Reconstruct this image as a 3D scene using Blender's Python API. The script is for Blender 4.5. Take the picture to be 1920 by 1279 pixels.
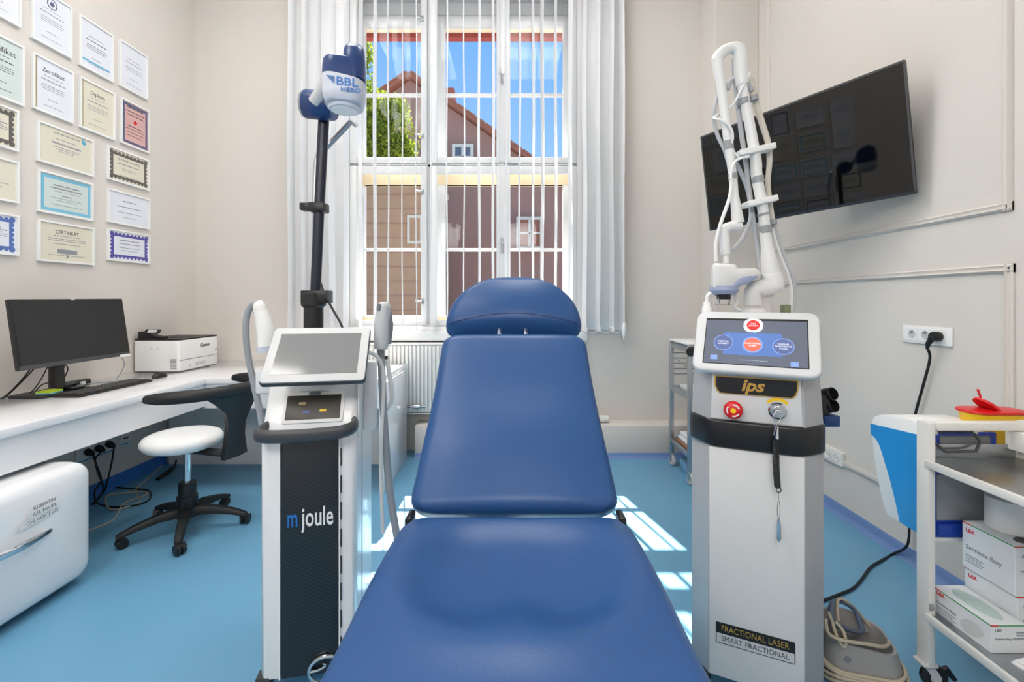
import bpy, bmesh, math, random
from mathutils import Vector, Matrix
random.seed(7)
R = math.radians
for o in list(bpy.data.objects): bpy.data.objects.remove(o)
scene = bpy.context.scene
COL = scene.collection
# ------------------------------------------------------------------ camera
F, CX, CY, H = 860.0, 967.0, 563.0, 1.25          # focal length and principal point in pixels of 1920x1279, eye height
cam_d = bpy.data.cameras.new('camera'); cam = bpy.data.objects.new('camera', cam_d); COL.objects.link(cam)
cam.location = (0, 0, H); cam.rotation_euler = (R(90), 0, 0)
cam_d.sensor_width = 36.0; cam_d.lens = F / 1920 * 36.0
cam_d.shift_x = -(CX - 960) / 1920; cam_d.shift_y = -(639.5 - CY) / 1920
cam_d.clip_start = 0.02; cam_d.clip_end = 200
scene.camera = cam
# ------------------------------------------------------------------ world: blue summer sky with a few light clouds
w = bpy.data.worlds.new('sky'); scene.world = w; w.use_nodes = True
nt = w.node_tree; nt.nodes.clear()
def wn(t): return nt.nodes.new(t)
out = wn('ShaderNodeOutputWorld'); bg = wn('ShaderNodeBackground'); tc = wn('ShaderNodeTexCoord')
sep = wn('ShaderNodeSeparateXYZ'); ramp = wn('ShaderNodeValToRGB'); noi = wn('ShaderNodeTexNoise'); cr = wn('ShaderNodeValToRGB'); mix = wn('ShaderNodeMixRGB')
nt.links.new(tc.outputs['Generated'], sep.inputs[0]); nt.links.new(sep.outputs[2], ramp.inputs[0])
ramp.color_ramp.elements[0].position = 0.0; ramp.color_ramp.elements[0].color = (0.50, 0.75, 1.0, 1)
ramp.color_ramp.elements[1].position = 0.55; ramp.color_ramp.elements[1].color = (0.15, 0.42, 0.92, 1)
noi.inputs['Scale'].default_value = 5.5; noi.inputs['Detail'].default_value = 5; noi.inputs['Roughness'].default_value = 0.55
nt.links.new(tc.outputs['Generated'], noi.inputs['Vector']); nt.links.new(noi.outputs[0], cr.inputs[0])
cr.color_ramp.elements[0].position = 0.60; cr.color_ramp.elements[0].color = (0, 0, 0, 1)
cr.color_ramp.elements[1].position = 0.85; cr.color_ramp.elements[1].color = (0.9, 0.9, 0.9, 1)
nt.links.new(cr.outputs[0], mix.inputs[0]); nt.links.new(ramp.outputs[0], mix.inputs[1]); mix.inputs[2].default_value = (0.9, 0.92, 0.95, 1)
nt.links.new(mix.outputs[0], bg.inputs[0]); bg.inputs[1].default_value = SKY_STRENGTH = 1.05
nt.links.new(bg.outputs[0], out.inputs[0])
# ------------------------------------------------------------------ sun (through the window, over the opposite roof)
sun_d = bpy.data.lights.new('sun', 'SUN'); sun = bpy.data.objects.new('sun', sun_d); COL.objects.link(sun)
sun_d.energy = 24.0; sun_d.angle = R(0.53); sun_d.color = (1.0, 0.95, 0.87)
sun.rotation_euler = Vector((0.26, -1.0, -1.21)).to_track_quat('-Z', 'Y').to_euler(); sun.location = (-2, 12, 12)
PANEL_FILL = 16.5            # emission of the added ceiling fill panels
DRUM_FILL = 17.5        # emission of the added fill drums behind the camera
scene.view_settings.view_transform = 'Standard'; scene.view_settings.look = 'None'
scene.view_settings.exposure = 0.05; scene.view_settings.gamma = 1.0; scene.view_settings.use_curve_mapping = False
# ------------------------------------------------------------------ helpers
def W(x, y, Y):       # a pixel and a distance from the camera plane -> a point
    return Vector(((x - CX) * Y / F, Y, H - (y - CY) * Y / F))
def fl(x, y, z=0.0):  # a pixel on a horizontal surface at height z -> a point
    Y = (H - z) * F / (y - CY); return W(x, y, Y)
def lin(c):
    return tuple(((v / 255) / 12.92 if v / 255 <= 0.04045 else ((v / 255 + 0.055) / 1.055) ** 2.4) for v in c)
MATS = {}
def M_(name, rgb, rough=0.5, metal=0.0, var=0.04, scale=8.0, bump=0.0, bscale=200.0, coat=0.0, emit=0.0, trans=0.0, spec=0.5, stretch=None, sheen=0):
    if name in MATS: return MATS[name]
    m = bpy.data.materials.new(name); m.use_nodes = True; n = m.node_tree; b = n.nodes['Principled BSDF']
    c = lin(rgb)
    t = n.nodes.new('ShaderNodeTexCoord'); no = n.nodes.new('ShaderNodeTexNoise'); no.inputs['Scale'].default_value = scale; no.inputs['Detail'].default_value = 3
    src = t.outputs['Object']
    if stretch:
        mp = n.nodes.new('ShaderNodeMapping'); mp.inputs['Scale'].default_value = stretch; n.links.new(src, mp.inputs[0]); src = mp.outputs[0]
    n.links.new(src, no.inputs['Vector'])
    mx = n.nodes.new('ShaderNodeMixRGB'); n.links.new(no.outputs[0], mx.inputs[0])
    mx.inputs[1].default_value = (*[max(0, v * (1 - var)) for v in c], 1); mx.inputs[2].default_value = (*[min(1, v * (1 + var)) for v in c], 1)
    n.links.new(mx.outputs[0], b.inputs['Base Color'])
    b.inputs['Roughness'].default_value = rough; b.inputs['Metallic'].default_value = metal
    b.inputs['Specular IOR Level'].default_value = spec
    if coat: b.inputs['Coat Weight'].default_value = coat; b.inputs['Coat Roughness'].default_value = 0.08
    if emit: b.inputs['Emission Strength'].default_value = emit; n.links.new(mx.outputs[0], b.inputs['Emission Color'])
    if bump:
        nb = n.nodes.new('ShaderNodeTexNoise'); nb.inputs['Scale'].default_value = bscale; nb.inputs['Detail'].default_value = 4
        n.links.new(src, nb.inputs['Vector'])
        bp = n.nodes.new('ShaderNodeBump'); bp.inputs['Strength'].default_value = bump; bp.inputs['Distance'].default_value = 0.002
        n.links.new(nb.outputs[0], bp.inputs['Height']); n.links.new(bp.outputs[0], b.inputs['Normal'])
    MATS[name] = m; return m
def glass_mat(name, tint=(1, 1, 1), refl=0.12):
    m = bpy.data.materials.new(name); m.use_nodes = True; n = m.node_tree; n.nodes.clear()
    o = n.nodes.new('ShaderNodeOutputMaterial'); mx = n.nodes.new('ShaderNodeMixShader'); tr = n.nodes.new('ShaderNodeBsdfTransparent'); gl = n.nodes.new('ShaderNodeBsdfGlossy')
    lw_ = n.nodes.new('ShaderNodeLayerWeight'); pw = n.nodes.new('ShaderNodeMath'); pw.operation = 'POWER'; pw.inputs[1].default_value = 4.0; n.links.new(lw_.outputs['Facing'], pw.inputs[0])
    fr = n.nodes.new('ShaderNodeMath'); fr.operation = 'MULTIPLY_ADD'; fr.inputs[1].default_value = 0.35; fr.inputs[2].default_value = 0.006; n.links.new(pw.outputs[0], fr.inputs[0])
    tr.inputs[0].default_value = (*tint, 1); gl.inputs['Roughness'].default_value = 0.02
    n.links.new(fr.outputs[0], mx.inputs[0]); n.links.new(tr.outputs[0], mx.inputs[1]); n.links.new(gl.outputs[0], mx.inputs[2]); n.links.new(mx.outputs[0], o.inputs[0])
    MATS[name] = m; return m

def leaf_mat(name, rgb):
    m = bpy.data.materials.new(name); m.use_nodes = True; n = m.node_tree; n.nodes.clear(); c = lin(rgb)
    o = n.nodes.new('ShaderNodeOutputMaterial'); mx = n.nodes.new('ShaderNodeMixShader'); d = n.nodes.new('ShaderNodeBsdfDiffuse'); t = n.nodes.new('ShaderNodeBsdfTranslucent')
    tc_ = n.nodes.new('ShaderNodeTexCoord'); no = n.nodes.new('ShaderNodeTexNoise'); no.inputs['Scale'].default_value = 2.5; cm = n.nodes.new('ShaderNodeMixRGB')
    n.links.new(tc_.outputs['Object'], no.inputs['Vector']); n.links.new(no.outputs[0], cm.inputs[0]); cm.inputs[1].default_value = (c[0] * .6, c[1] * .75, c[2] * .7, 1); cm.inputs[2].default_value = (min(1, c[0] * 1.4), min(1, c[1] * 1.25), c[2], 1)
    n.links.new(cm.outputs[0], d.inputs[0]); n.links.new(cm.outputs[0], t.inputs[0]); mx.inputs[0].default_value = 0.4
    n.links.new(d.outputs[0], mx.inputs[1]); n.links.new(t.outputs[0], mx.inputs[2]); n.links.new(mx.outputs[0], o.inputs[0]); MATS[name] = m
class MB:
    """collects shapes in world (or M-transformed) coordinates into one bmesh"""
    def __init__(s, M=None): s.bm = bmesh.new(); s.M = M or Matrix.Identity(4)
    def _add(s, bm2, M=None):
        bm2.transform(s.M @ M if M is not None else s.M)
        me = bpy.data.meshes.new('t'); bm2.to_mesh(me); bm2.free(); s.bm.from_mesh(me); bpy.data.meshes.remove(me); return s
    def box(s, x0, x1, y0, y1, z0, z1, bevel=0.0, seg=2, M=None):
        b = bmesh.new(); bmesh.ops.create_cube(b, size=1.0)
        for v in b.verts: v.co = Vector(((x0 + x1) / 2 + v.co.x * (x1 - x0), (y0 + y1) / 2 + v.co.y * (y1 - y0), (z0 + z1) / 2 + v.co.z * (z1 - z0)))
        if bevel: bmesh.ops.bevel(b, geom=b.edges[:], offset=bevel, segments=seg, profile=0.5, affect='EDGES')
        return s._add(b, M)
    def poly(s, pts, M=None):
        b = bmesh.new(); b.faces.new([b.verts.new(Vector(p)) for p in pts]); return s._add(b, M)
    def prism(s, pts2, h, M=None, bevel=0.0, seg=2, z0=0.0):
        """2D polygon (x,y) extruded along z from z0 to z0+h"""
        b = bmesh.new(); a = [b.verts.new((p[0], p[1], z0)) for p in pts2]; t = [b.verts.new((p[0], p[1], z0 + h)) for p in pts2]
        n = len(pts2); b.faces.new(a[::-1]); b.faces.new(t)
        for i in range(n): b.faces.new([a[i], a[(i + 1) % n], t[(i + 1) % n], t[i]])
        bmesh.ops.recalc_face_normals(b, faces=b.faces[:])
        if bevel:
            es = [e for e in b.edges if abs(e.verts[0].co.z - e.verts[1].co.z) < 1e-6]
            bmesh.ops.bevel(b, geom=es, offset=bevel, segments=seg, profile=0.5, affect='EDGES')
        return s._add(b, M)
    def tube(s, pts, r, n=10, closed=False, smooth=0, caps=True, M=None, flat=1.0):
        pts = [Vector(p) for p in pts]
        rs = list(r) if isinstance(r, (list, tuple)) else [r] * len(pts)
        if smooth and len(pts) > 2:
            P, Q = [], []
            m = len(pts); rng = range(m if closed else m - 1)
            for i in rng:
                g = lambda k: (pts[k % m] if closed else pts[max(0, min(m - 1, k))])
                p0, p1, p2, p3 = g(i - 1), g(i), g(i + 1), g(i + 2)
                for k in range(smooth):
                    t = k / smooth
                    P.append(0.5 * (2 * p1 + (p2 - p0) * t + (2 * p0 - 5 * p1 + 4 * p2 - p3) * t * t + (3 * p1 - p0 - 3 * p2 + p3) * t ** 3))
                    Q.append(rs[i] * (1 - t) + rs[(i + 1) % m] * t)
            if not closed: P.append(pts[-1]); Q.append(rs[-1])
            pts, rs = P, Q
        m = len(pts); b = bmesh.new(); rings = []
        prev = None
        for i in range(m):
            if closed: tg = pts[(i + 1) % m] - pts[i - 1]
            else: tg = pts[min(m - 1, i + 1)] - pts[max(0, i - 1)]
            tg.normalize()
            if prev is None:
                up = Vector((0, 0, 1)) if abs(tg.z) < 0.95 else Vector((0, 1, 0)); nrm = (up - tg * up.dot(tg)).normalized()
            else:
                nrm = prev - tg * prev.dot(tg); nrm.normalize()
            prev = nrm; bi = tg.cross(nrm)
            rings.append([b.verts.new(pts[i] + (nrm * math.cos(2 * math.pi * k / n) + bi * math.sin(2 * math.pi * k / n) * flat) * rs[i]) for k in range(n)])
        for i in range(m if closed else m - 1):
            A, B = rings[i], rings[(i + 1) % m]
            for k in range(n): b.faces.new([A[k], A[(k + 1) % n], B[(k + 1) % n], B[k]])
        if caps and not closed: b.faces.new(rings[0][::-1]); b.faces.new(rings[-1])
        bmesh.ops.recalc_face_normals(b, faces=b.faces[:])
        return s._add(b, M)
    def lathe(s, prof, n=24, M=None):
        """profile of (r, z) turned about z; M places it"""
        b = bmesh.new(); rings = []
        for r, z in prof:
            if r < 1e-6: rings.append([b.verts.new((0, 0, z))])
            else: rings.append([b.verts.new((r * math.cos(2 * math.pi * k / n), r * math.sin(2 * math.pi * k / n), z)) for k in range(n)])
        for A, B in zip(rings, rings[1:]):
            for k in range(n):
                a0, a1, b0, b1 = A[k % len(A)], A[(k + 1) % len(A)], B[k % len(B)], B[(k + 1) % len(B)]
                vs = []
                for v in (a0, a1, b1, b0):
                    if v not in vs: vs.append(v)
                if len(vs) > 2: b.faces.new(vs)
        for rg, rev in ((rings[0], True), (rings[-1], False)):
            if len(rg) > 2: b.faces.new(rg[::-1] if rev else rg)
        bmesh.ops.recalc_face_normals(b, faces=b.faces[:])
        return s._add(b, M)
    def ball(s, c, rx, ry=None, rz=None, M=None, seg=16):
        b = bmesh.new(); bmesh.ops.create_uvsphere(b, u_segments=seg, v_segments=max(6, seg // 2), radius=1.0)
        T = Matrix.Translation(Vector(c)) @ Matrix.Diagonal((rx, ry or rx, rz or rx, 1))
        return s._add(b, (M @ T) if M is not None else T)
    def loft(s, rings, M=None, caps=True):
        b = bmesh.new(); vs = [[b.verts.new(Vector(p)) for p in rg] for rg in rings]; n = len(rings[0])
        for A, B in zip(vs, vs[1:]):
            for k in range(n): b.faces.new([A[k], A[(k + 1) % n], B[(k + 1) % n], B[k]])
        if caps: b.faces.new(vs[0][::-1]); b.faces.new(vs[-1])
        bmesh.ops.recalc_face_normals(b, faces=b.faces[:])
        return s._add(b, M)
    def grid(s, fn, nu, nv, thick=None, M=None):
        b = bmesh.new(); g = [[b.verts.new(Vector(fn(i / nu, j / nv))) for j in range(nv + 1)] for i in range(nu + 1)]
        for i in range(nu):
            for j in range(nv): b.faces.new([g[i][j], g[i + 1][j], g[i + 1][j + 1], g[i][j + 1]])
        bmesh.ops.recalc_face_normals(b, faces=b.faces[:])
        if thick: bmesh.ops.solidify(b, geom=b.faces[:], thickness=thick)
        return s._add(b, M)
    def text(s, body, size, M, extrude=0.0006, sx=1.0, align='CENTER', shear=0.0, bold=0.0):
        cu = bpy.data.curves.new('t', 'FONT'); cu.body = body; cu.size = size; cu.align_x = align; cu.align_y = 'CENTER'; cu.extrude = extrude; cu.shear = shear; cu.offset = bold
        cu.resolution_u = 3
        o = bpy.data.objects.new('t', cu); COL.objects.link(o)
        me = bpy.data.meshes.new_from_object(o.evaluated_get(bpy.context.evaluated_depsgraph_get()))
        bpy.data.objects.remove(o); bpy.data.curves.remove(cu)
        b = bmesh.new(); b.from_mesh(me); bpy.data.meshes.remove(me)
        return s._add(b, M @ Matrix.Diagonal((sx, 1, 1, 1)))
    def build(s, name, mat, parent=None, smooth=35):
        me = bpy.data.meshes.new(name)
        o = bpy.data.objects.new(name, me); COL.objects.link(o)
        if parent is not None:
            o.parent = parent
            q = parent; T = Matrix.Identity(4)
            while q is not None: T = q.matrix_basis @ T; q = q.parent
            s.bm.transform(T.inverted())
        s.bm.to_mesh(me); s.bm.free()
        me.materials.append(MATS[mat] if isinstance(mat, str) else mat)
        if smooth:
            for p in me.polygons: p.use_smooth = True
            me.set_sharp_from_angle(angle=R(smooth))
        return o
def tag(o, label=None, cat=None, group=None, kind=None):
    if label: o['label'] = label
    if cat: o['category'] = cat
    if group: o['group'] = group
    if kind: o['kind'] = kind
    return o
def thing(name, label, cat, loc=(0, 0, 0), group=None):
    o = bpy.data.objects.new(name, None); COL.objects.link(o); o.location = loc; o.empty_display_size = 0.05
    return tag(o, label, cat, group)
def struct(o): o['kind'] = 'structure'; return o
def sroot(name, loc=(0, 0, 0)):
    o = bpy.data.objects.new(name, None); COL.objects.link(o); o.location = loc; o.empty_display_size = 0.05; return struct(o)
def frame(o, x, y, z):       # matrix with the given origin and axes
    m = Matrix.Identity(4)
    for i, a in enumerate((x, y, z)):
        a = Vector(a).normalized()
        for k in range(3): m[k][i] = a[k]
    for k in range(3): m[k][3] = o[k]
    return m
def axis_to(p0, p1):         # matrix at p0 whose z points at p1
    z = (Vector(p1) - Vector(p0)).normalized(); up = Vector((0, 0, 1)) if abs(z.z) < 0.95 else Vector((0, 1, 0))
    x = up.cross(z).normalized(); return frame(p0, x, z.cross(x), z)
def rrect(w, h, r, n=5, cx=0, cy=0):
    pts = []
    for qx, qy, a0 in ((1, 1, 0), (-1, 1, 90), (-1, -1, 180), (1, -1, 270)):
        for k in range(n + 1):
            a = R(a0 + 90 * k / n); pts.append((cx + qx * (w / 2 - r) + r * math.cos(a), cy + qy * (h / 2 - r) + r * math.sin(a)))
    return pts
def ring2(mb, outer, inner, h, M, z0=0.0):
    """flat ring between two outlines with the same point count, extruded h"""
    b = bmesh.new(); n = len(outer)
    o0 = [b.verts.new((*p, z0)) for p in outer]; o1 = [b.verts.new((*p, z0 + h)) for p in outer]
    i0 = [b.verts.new((*p, z0)) for p in inner]; i1 = [b.verts.new((*p, z0 + h)) for p in inner]
    for k in range(n):
        j = (k + 1) % n
        b.faces.new([o0[k], o0[j], o1[j], o1[k]]); b.faces.new([i0[j], i0[k], i1[k], i1[j]])
        b.faces.new([o1[k], o1[j], i1[j], i1[k]]); b.faces.new([o0[j], o0[k], i0[k], i0[j]])
    bmesh.ops.recalc_face_normals(b, faces=b.faces[:]); mb._add(b, M); return mb
def copy_tree(o, parent=None):
    c = o.copy(); COL.objects.link(c); c.parent = parent
    for ch in [k for k in bpy.data.objects if k.parent == o]: copy_tree(ch, c)
    return c
# ------------------------------------------------------------------ materials
M_('wall', (215, 209, 202), 0.85, var=0.015, scale=3, bump=0.05, bscale=120)
M_('ceiling', (235, 233, 228), 0.9, var=0.01)
M_('floor', (104, 158, 190), 0.38, var=0.03, scale=2.5, bump=0.03, bscale=300)
M_('base_blue', (112, 140, 190), 0.4, var=0.05)
M_('base_deep', (40, 110, 190), 0.4, var=0.05)
M_('white_gloss', (238, 238, 240), 0.12, var=0.01, coat=0.4)
M_('white', (236, 236, 235), 0.38, var=0.015)
M_('white_warm', (228, 226, 220), 0.4, var=0.015)
M_('white_matt', (235, 235, 234), 0.6, var=0.02)
M_('win_white', (228, 229, 230), 0.35, var=0.015)
M_('win_cream', (228, 208, 172), 0.5, var=0.03)
M_('slat', (240, 241, 243), 0.6, var=0.02, bump=0.1, bscale=400, stretch=(1, 1, 0.05))
M_('casing', (226, 227, 228), 0.45, var=0.015)
M_('grey', (150, 152, 155), 0.45)
M_('lgrey', (196, 198, 200), 0.42, var=0.02)
M_('mgrey', (120, 122, 126), 0.45)
M_('dgrey', (62, 64, 68), 0.4)
M_('black', (22, 22, 24), 0.38)
M_('black_soft', (21, 21, 22), 0.5, bump=0.2, bscale=300)
M_('black_gloss', (8, 8, 9), 0.08, coat=0.3)
M_('screen', (22, 22, 22), 0.4, var=0.02)
M_('tvscreen', (4, 4, 5), 0.03, var=0.0, spec=0.45)
M_('chrome', (215, 218, 222), 0.12, 1.0, var=0.01)
M_('steel', (176, 180, 184), 0.28, 1.0, var=0.05, stretch=(1, 40, 1))
M_('alu', (190, 193, 197), 0.35, 1.0, var=0.03)
M_('leather', (40, 78, 130), 0.36, var=0.05, scale=20, bump=0.12, bscale=170, spec=0.36)
M_('leather_seam', (24, 52, 104), 0.6)
M_('yellow', (245, 200, 20), 0.4)
M_('red', (215, 20, 28), 0.35)
M_('blue_deep', (20, 62, 165), 0.4)
M_('blue_navy', (22, 56, 110), 0.35)
M_('blue_bright', (0, 142, 214), 0.35)
M_('blue_text', (38, 112, 190), 0.4)
M_('cable_black', (16, 16, 18), 0.45)
M_('cable_white', (222, 222, 220), 0.45)
M_('cable_grey', (150, 154, 160), 0.5)
M_('cable_beige', (188, 176, 154), 0.5)
glass_mat('glass')
# ------------------------------------------------------------------ the room
XL, XR, YB, YF, ZC = -2.673, 1.883, 3.82, -2.2, 4.3
HX0, HX1, HZ0, HZ1 = -1.408, 0.555, 1.03, 4.0          # window opening in the back wall
struct(MB().box(XL - .2, XR + .2, YF - .2, YB + .5, -.1, 0).build('floor', 'floor', None, 0))
struct(MB().box(XL - .2, XR + .2, YF - .2, YB + .5, ZC, ZC + .1).build('ceiling', 'ceiling', None, 0))
struct(MB().box(XL - .2, XL, YF - .2, YB + .5, 0, ZC).build('wall_left', 'wall', None, 0))
struct(MB().box(XR, XR + .2, YF - .2, YB + .5, 0, ZC).build('wall_right', 'wall', None, 0))
struct(MB().box(XL, XR, YF - .2, YF, 0, ZC).build('wall_front', 'wall', None, 0))
m = MB(); m.box(XL, HX0, YB, YB + .48, 0, ZC); m.box(HX1, XR, YB, YB + .48, 0, ZC); m.box(HX0, HX1, YB, YB + .48, 0, HZ0); m.box(HX0, HX1, YB, YB + .48, HZ1, ZC)
struct(m.build('wall_back', 'wall', None, 0))
struct(MB().box(1.54, XR, 3.55, YB, 0, ZC, .004).build('wall_pier', 'wall', None, 0))
# pipe boxing along the foot of the back wall, with the pipe valve on it
struct(MB().box(-.80, 1.54, 3.63, YB, 0, .255, .006).build('trim_1', 'wall', None, 30))
# blue coved vinyl skirting
def skirting(name, p0, p1, n, h, mat):
    p0, p1, n = Vector(p0), Vector(p1), Vector(n)
    prof = [(0, 0), (.022, 0), (.020, .004), (.008, .016), (.005, .03), (.005, h - .004), (.003, h), (0, h)]
    mb = MB(); mb.loft([[p + n * a + Vector((0, 0, 1)) * b for a, b in prof] for p in (p0, p1)]); return struct(mb.build(name, mat, None, 40))
skirting('baseboard_right', (XR, YF, 0), (XR, 3.55, 0), (-1, 0, 0), .068, 'base_blue')
skirting('baseboard_left', (XL, YF, 0), (XL, 3.50, 0), (1, 0, 0), .085, 'base_deep')
skirting('baseboard_back', (-.80, 3.63, 0), (1.54, 3.63, 0), (0, -1, 0), .042, 'base_blue')
skirting('baseboard_pier', (1.54, 3.55, 0), (XR, 3.55, 0), (0, -1, 0), .068, 'base_blue')
# wall panel mouldings on the right wall: upper and lower field
def moulding(name, pts, wdt=.034):
    root = sroot(name, pts[0])
    for a, b in zip(pts, pts[1:]):
        a, b = Vector(a), Vector(b); d = (b - a).normalized(); sd = Vector((-1, 0, 0)).cross(d)
        prof = [(-wdt / 2, 0), (-wdt / 2, .008), (-wdt * .3, .014), (-wdt * .12, .009), (wdt * .1, .009), (wdt * .25, .017), (wdt / 2, .006), (wdt / 2, 0)]
        e0, e1 = a - d * wdt / 2, b + d * wdt / 2
        mb = MB(); mb.loft([[p + sd * u + Vector((-1, 0, 0)) * t for u, t in prof] for p in (e0, e1)]); mb.build('moulding_strip', 'wall', root, 40)
    return root
def rw(x, y): Y = XR * F / (x - CX); return Vector((XR, Y, H - (y - CY) * Y / F))
a = rw(1892, 387); z_up = a.z; y_near = a.y; y_far = rw(1443, 300).y
moulding('trim_2', [(XR, y_near, 4.05), (XR, y_near, z_up), (XR, y_far, z_up), (XR, y_far, 4.05), (XR, y_near, 4.05)])
b = rw(1895, 503)
moulding('trim_3', [(XR, b.y, .20), (XR, b.y, b.z), (XR, y_far, b.z), (XR, y_far, .20)])
moulding('trim_6', [(XR, 1.62, 4.05), (XR, 1.62, z_up), (XR, -.8, z_up), (XR, -.8, 4.05)])
# cable trunking with a socket block low on the right wall
t = sroot('trim_4', (XR, 2.6, .42))
zt = rw(1575, 858).z
MB().box(XR - .016, XR, 1.2, 2.66, zt - .03, zt - .004, .003).build('duct', 'wall', t)
ca = sroot('trim_5', (XR, 2.7, zt)); 
mb = MB(frame((XR, 2.735, zt), (0, -1, 0), (0, 0, 1), (-1, 0, 0))); mb.prism(rrect(.24, .085, .012), .022, bevel=.004); mb.build('socket_plate', 'white_warm', ca)
for k in (-.075, 0, .075):
    mb = MB(frame((XR - .022, 2.735 + k, zt), (0, -1, 0), (0, 0, 1), (-1, 0, 0))); mb.lathe([(.021, 0), (.023, .003), (.0205, .004), (.018, .0005), (0, .0005)], 20)
    mb.build('socket_well', 'white_warm', ca)
    mb = MB(frame((XR - .0225, 2.735 + k, zt), (0, -1, 0), (0, 0, 1), (-1, 0, 0)))
    for q in (-.008, .008): mb.lathe([(.0022, 0), (.0022, .0008)], 8, Matrix.Translation((q, 0, 0)))
    mb.build('contact_hole', 'black', ca)
# window architrave on the wall: boards with ribs, and jamb linings
ar = sroot('trim_7', (-.43, YB, 1.0))
def px(x, Y): return (x - CX) * Y / F
for x0, x1 in ((px(541, 3.8), HX0), (HX1, px(1171, 3.8))):
    MB().box(x0, x1, 3.798, YB, 1.007, 4.05, .003).build('board', 'casing', ar)
    n = 4 if x0 < 0 else 3
    for k in range(n + 1):
        xx = x0 + .012 + (x1 - x0 - .024) * k / n
        MB().box(xx - .01, xx + .01, 3.788, 3.80, 1.007, 4.05, .004).build('rib', 'casing', ar)
MB().box(px(541, 3.8), px(1171, 3.8), 3.798, YB, 4.05, 4.18, .003).build('head_board', 'casing', ar)
# ------------------------------------------------------------------ window: inner and outer casements in a box frame
win = sroot('window_1', (-.43, 3.9, 1.03)); YI, YO = 3.88, 4.14
X3 = lambda x: px(x, YI); Z3 = lambda y: H - (y - CY) * YI / F
def ring_frame(mb, x0, x1, z0, z1, a0, a1, c0, c1, y0, y1):
    """sash: outer x0..x1,z0..z1 with opening a0..a1,c0..c1"""
    mb.box(x0, a0, y0, y1, z0, z1, .004); mb.box(a1, x1, y0, y1, z0, z1, .004)
    mb.box(a0, a1, y0, y1, z0, c0, .004); mb.box(a0, a1, y0, y1, c1, z1, .004); return mb
# box frame
mb = MB(); mb.box(HX0, X3(657), 3.84, 4.3, HZ0, HZ1); mb.box(X3(1081), HX1, 3.84, 4.3, HZ0, HZ1); mb.box(HX0, HX1, 3.84, 4.3, HZ1 - .05, HZ1)
mb.box(X3(657), X3(1081), 3.90, 3.95, Z3(311.5), Z3(307.5)); mb.box(X3(801.5), X3(806.5), 3.90, 3.95, HZ0, HZ1); mb.build('frame', 'win_white', win)
mb = MB(); mb.box(HX0, HX1, 3.84, 4.34, HZ0 - .005, HZ0 + .012); mb.build('box_bottom', 'win_white', win)
cols = [(657, 801, 669, 790), (807, 942, 820, 931), (942.6, 1081, 956, 1066)]
for (o0, o1, i0, i1) in cols:
    for (t0, t1, s0, s1) in ((-80, 307, -50, 296), (312, 611, 326, 601)):
        mb = MB(); ring_frame(mb, X3(o0), X3(o1), Z3(t1), Z3(t0) if t0 > 0 else 3.94, X3(i0), X3(i1), Z3(s1), Z3(s0) if s0 > 0 else 3.86, 3.86, 3.91)
        cs = mb.build('casement', 'win_white', win)
        mb = MB(); mb.box(X3(i0) - .005, X3(i1) + .005, 3.884, 3.887, Z3(s1) - .005, (Z3(s0) if s0 > 0 else 3.86) + .005); mb.build('pane', 'glass', cs, 0)
# astragal closing the pair
mb = MB(); mb.box(X3(937), X3(947), 3.845, 3.862, HZ0 + .05, Z3(312), .005); mb.box(X3(937), X3(947), 3.845, 3.862, Z3(306), HZ1 - .06, .005); mb.build('astragal', 'win_white', win)
# outer casements
XO = lambda x: px(x, YO); ZO = lambda y: H - (y - CY) * YO / F
ocols = [(HX0 + .03, XO(815), XO(684), XO(796)), (XO(815), XO(945), XO(835), XO(934)), (XO(945), HX1 - .03, XO(957), XO(1055))]
for (o0, o1, i0, i1) in ocols:
    for (z0, z1, c0, c1) in ((2.40, HZ1, 2.45, ZO(51)), (HZ0, 2.31, ZO(592), 2.285)):
        mb = MB(); ring_frame(mb, o0, o1, z0, z1, i0, i1, c0, c1, YO - .02, YO + .03); cs = mb.build('outer_casement', 'win_white', win)
        mb = MB(); mb.box(i0 - .005, i1 + .005, YO, YO + .003, c0 - .005, c1 + .005); mb.build('pane', 'glass', cs, 0)
        zb = ZO(179) if c0 > 2 else ZO(468.5)
        mb = MB(); mb.box(i0, i1, YO - .015, YO + .02, zb - .013, zb + .013, .003); mb.build('glazing_bar', 'win_white', cs)
mb = MB(); mb.box(HX0 + .02, HX1 - .02, YO - .03, YO + .05, 2.285, 2.40, .006); mb.build('outer_transom', 'win_cream', win)
mb = MB(); mb.box(HX0 + .02, HX1 - .02, YO - .03, YO + .05, HZ0 + .01, ZO(594), .006); mb.build('outer_bottom_rail', 'win_cream', win)
# shutter box lines above
mb = MB()
for y in (8, 32): mb.box(HX0 + .03, HX1 - .03, YO - .028, YO - .02, ZO(y) - .003, ZO(y) + .003)
mb.build('header_groove', 'lgrey', win)
# latches, lever handles and hinges
for x, y in ((793, 38), (793, 256), (793, 361), (793, 565)):
    c = Vector((X3(x), 3.855, Z3(y))); mb = MB(); mb.box(c.x - .012, c.x + .012, c.y - .006, c.y + .006, c.z - .022, c.z + .022, .003)
    mb.tube([c + Vector((0, -.012, 0)), c + Vector((-.05, -.02, .006))], .007, 8); mb.ball(c + Vector((-.05, -.02, .006)), .009, seg=10); mb.build('turn_latch', 'steel', win)
for y in (147, 461):
    c = Vector((X3(942), 3.842, Z3(y))); mb = MB(); mb.box(c.x - .014, c.x + .014, c.y - .006, c.y + .002, c.z - .065, c.z + .065, .004)
    mb.tube([c, c + Vector((0, -.03, 0)), c + Vector((0, -.034, -.07))], .008, 8); mb.tube([c + Vector((-.035, -.012, .015)), c + Vector((.035, -.012, .015))], .004, 8); mb.build('lever_handle', 'alu', win)
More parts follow.
